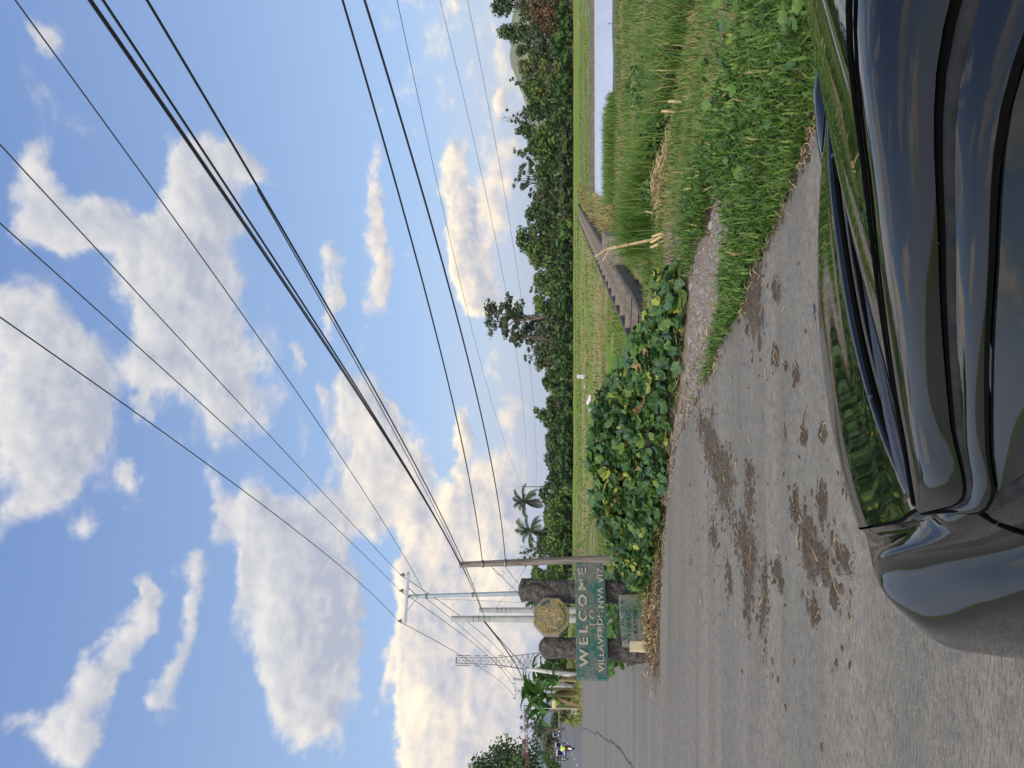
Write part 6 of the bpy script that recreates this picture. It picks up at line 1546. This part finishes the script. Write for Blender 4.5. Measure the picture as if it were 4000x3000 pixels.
def moto(par, col, fx=0.0):
    """motorcycle parts, front towards -y"""
    o = Vector((fx, 0, 0)); wheel(par, o + Vector((0, -.64, .28))); wheel(par, o + Vector((0, .62, .28)), .28, .11)
    b = MB(); b.tube([o + Vector(p) for p in ((0, -.42, .78), (0, -.15, .62), (0, .35, .58), (0, .75, .68))], .035, 6); b.tube([o + Vector(p) for p in ((0, -.40, .72), (0, -.18, .32), (0, .25, .30), (0, .62, .28))], .03, 6); b.box(o + Vector((0, -.02, .38)), (.24, .36, .26)); b.build('frame', M_DKM, par)
    MB().lathe([(.0, -.26), (.11, -.22), (.15, -.05), (.13, .15), (.06, .22), (0, .24)], o + Vector((0, -.14, .76)), (0, 1, 0), 12).build('tank', col, par)
    mod_bevel(MB().box(o + Vector((0, .36, .78)), (.26, .64, .10)).build('seat', M_VINYL, par), .03)
    f = MB()
    for s_ in (-.07, .07): f.tube([o + Vector((s_, -.64, .28)), o + Vector((s_, -.44, .92))], .022, 6)
    f.build('fork', M_SILV, par)
    MB().tube([o + Vector(p) for p in ((-.36, -.30, 1.0), (-.12, -.42, .98), (.12, -.42, .98), (.36, -.30, 1.0))], .016, 6).build('handlebar', M_DKM, par)
    MB().lathe([(0, .10), (.07, .08), (.09, 0), (.085, -.03), (0, -.035)], o + Vector((0, -.52, .88)), (0, 1, 0), 12).build('headlight', M_SILV, par)
    MB().grid([[o + Vector((x, .62 + .33 * math.sin(a), .28 + .33 * math.cos(a))) for x in (-.07, .07)] for a in np.linspace(-.6, 1.5, 8)]).build('rear_mudguard', M_VWHT, par)
    MB().box(o + Vector((0, .80, .70)), (.16, .05, .07)).build('tail_lamp', M_RED, par)
    for s_ in (-.36, .36): MB().lathe([(0, -.01), (.05, -.008), (.05, .008), (0, .01)], o + Vector((s_ * .95, -.28, 1.14)), (0, 1, 0), 10).build('mirror', M_DKM, par)
def person(label, loc_, rz, top, legs, vest=None, helmet=M_HELM):
    pr_ = empty('person', loc_, rz); tag(pr_, label, 'person', 'people riding on the far road')
    J = {'pel': (0, .16, .84, .12), 'spine': (0, .10, 1.02, .12), 'chest': (0, .02, 1.18, .135), 'neck': (0, -.05, 1.31, .055), 'head': (0, -.09, 1.40, .085), 'crown': (0, -.10, 1.48, .075)}
    for s_, n_ in ((-1, 'l'), (1, 'r')):
        J |= {'sh' + n_: (s_ * .18, .0, 1.24, .065), 'el' + n_: (s_ * .29, -.14, 1.05, .045), 'wr' + n_: (s_ * .33, -.30, 1.01, .032), 'ha' + n_: (s_ * .33, -.36, 1.005, .034), 'hip' + n_: (s_ * .10, .12, .80, .09), 'kn' + n_: (s_ * .21, -.22, .66, .062), 'an' + n_: (s_ * .17, -.02, .32, .042), 'to' + n_: (s_ * .17, -.16, .27, .035)}
    E_ = [('pel', 'spine'), ('spine', 'chest'), ('chest', 'neck'), ('neck', 'head'), ('head', 'crown')] + [e for n_ in 'lr' for e in (('chest', 'sh' + n_), ('sh' + n_, 'el' + n_), ('el' + n_, 'wr' + n_), ('wr' + n_, 'ha' + n_), ('pel', 'hip' + n_), ('hip' + n_, 'kn' + n_), ('kn' + n_, 'an' + n_), ('an' + n_, 'to' + n_))]
    def skin(name, keys, mat, par, grow):
        ks = [k for k in J if k in keys]; me = bpy.data.meshes.new(name); me.from_pydata([J[k][:3] for k in ks], [(ks.index(a), ks.index(b)) for a, b in E_ if a in keys and b in keys], [])
        o = link(bpy.data.objects.new(name, me), par); o.modifiers.new('skin', 'SKIN'); mod_sub(o, 1)
        if not me.skin_vertices: me.attributes  # filled by the modifier below
        lay = me.skin_vertices[0].data if me.skin_vertices else None
        if lay is None:
            bm = bmesh.new(); bm.from_mesh(me); L_k = bm.verts.layers.skin.verify(); bm.verts.ensure_lookup_table()
            for i, k in enumerate(ks): bm.verts[i][L_k].radius = (J[k][3] * grow,) * 2; bm.verts[i][L_k].use_root = (i == 0)
            bm.to_mesh(me); bm.free()
        else:
            for i, k in enumerate(ks): lay[i].radius = (J[k][3] * grow,) * 2; lay[i].use_root = (i == 0)
        me.materials.append(mat); return o
    skin('body', set(J), M_SKIN, pr_, .93)
    skin('shirt', {'spine', 'chest', 'shl', 'shr', 'ell', 'elr', 'wrl', 'wrr'}, top, pr_, 1.12)
    skin('trousers', {'pel', 'hipl', 'hipr', 'knl', 'knr', 'anl', 'anr'}, legs, pr_, 1.14)
    if vest: MB().lathe([(.135, -.02), (.165, .06), (.19, .2), (.185, .30), (.09, .36)], (0, .12, .90), (0, -.28, 1), 18).build('vest', vest, pr_)
    if helmet: MB().lathe([(.10, -.12), (.128, -.07), (.135, .02), (.11, .09), (.06, .125), (0, .135)], (0, -.095, 1.43), (0, -.2, 1), 16).build('helmet', helmet, pr_)
    else: MB().lathe([(.088, -.02), (.09, .03), (.07, .08), (0, .10)], (0, -.085, 1.43), None, 14).build('hair', M_CLB, pr_)
    return pr_
def sidecar(par, col, fx, front_open=True):
    b = MB(); b.prism([(-.52, .42), (-.40, .26), (.55, .26), (.72, .45), (.72, .92), (.40, .98), (-.30, .84), (-.50, .70)], fx - .36, fx + .36, Matrix(((0, 1, 0, 0), (1, 0, 0, 0), (0, 0, 1, 0), (0, 0, 0, 1))))
    mod_bevel(b.build('sidecar_body', col, par), .05)
    MB().grid([[Vector((fx - .40 + .80 * j / 8, y, z + .05 * math.sin(j / 8 * math.pi))) for j in range(9)] for y, z in ((-.50, 1.52), (-.42, 1.66), (.1, 1.74), (.70, 1.72), (.76, 1.62))]).build('roof', M_SILV, par)
    MB().grid([[Vector((fx - .36 + .72 * j / 6, y, z)) for j in range(7)] for y, z in ((-.34, .90), (-.45, 1.50))]).build('windscreen', M_GLASS, par)
    p_ = MB()
    for s_ in (-.36, .36):
        for y0, z0, y1, z1 in ((-.34, .86, -.46, 1.54), (.66, .9, .70, 1.68)): p_.bar((fx + s_, y0, z0), (fx + s_, y1, z1), .035)
    p_.build('roof_posts', M_SILV, par)
    MB().box((fx, .2, .70), (.62, .40, .10)).build('seat', M_VINYL, par)
    MB().box((fx, -.515, .58), (.56, .03, .10)).build('stripe', M_VWHT, par)
    MB().box((fx, .735, .62), (.34, .02, .14)).build('number_plate', M_YPL, par)
    wheel(par, Vector((fx + .40 * (1 if fx > 0 else -1), .15, .26)), .26, .09)
def tricycle(label, x, y, rz, col, side, scale=1.0):
    t = empty('tricycle', (x, y, float(zroad(y)) + .005), rz); tag(t, label, 'tricycle', 'passenger tricycles on the far road'); moto(t, col); sidecar(t, col, side * .72)
    MB().grid([[Vector((-.38 * side + .76 * side * j / 6, yy, zz)) for j in range(7)] for yy, zz in ((-.3, 1.72), (.1, 1.78), (.7, 1.74))]).build('rider_canopy', M_SILV, t)
    p_ = MB()
    for s_ in (-.34, .34):
        p_.bar((s_, .62, .6), (s_, .66, 1.74), .03); p_.bar((s_, -.25, .95), (s_, -.27, 1.72), .03)
    p_.build('canopy_posts', M_SILV, t); return t
RZ = math.radians(24)
tr1 = tricycle('blue silver-roofed passenger tricycle coming towards us, nearest on the far road', -53.6, 106, RZ + .12, M_BLUE, 1)
person('tricycle driver in a dark shirt under the silver canopy of the oncoming blue tricycle', tr1.location, tr1.rotation_euler.z, M_CLB, M_CLB, None, None)
tr2 = tricycle('second blue tricycle following behind the nearest oncoming one', -59.8, 121, RZ + .1, M_BLUE, 1)
tr3 = tricycle('blue and white tricycle going away near the bend of the far road', -70.2, 150, RZ + math.pi - .1, M_BLUE, 1)
person('driver in dark clothes on the tricycle going away near the bend', tr3.location, tr3.rotation_euler.z, M_CLB, M_CLB, None, M_HELM)
mt = empty('motorcycle', (-33.9, 69.0, .005), RZ + math.pi); tag(mt, 'motorcycle with white rear mudguard ridden away along the far road', 'motorcycle'); moto(mt, M_RED)
person('motorcycle rider in white long sleeves and a bright yellow green vest', mt.location, mt.rotation_euler.z, M_CLW, M_CLB, M_VEST, M_HELM)

# ---- evening air: what is kilometres off fades towards blue
if HAZE:
    hb = MB().box((0, 0, 70), (10400, 10400, 220)).build('haze', bpy.data.materials.new('evening haze')); tag(hb, kind='stuff')
    hm = hb.data.materials[0]; hm.use_nodes = True; hm.node_tree.nodes.clear(); hn = NT(hm.node_tree)
    pv = hn.n('ShaderNodeVolumePrincipled', {'Color': (.62, .78, 1.0, 1), 'Density': HAZE, 'Anisotropy': .2})
    hn.n('ShaderNodeOutputMaterial', {'Volume': pv.outputs[0]})
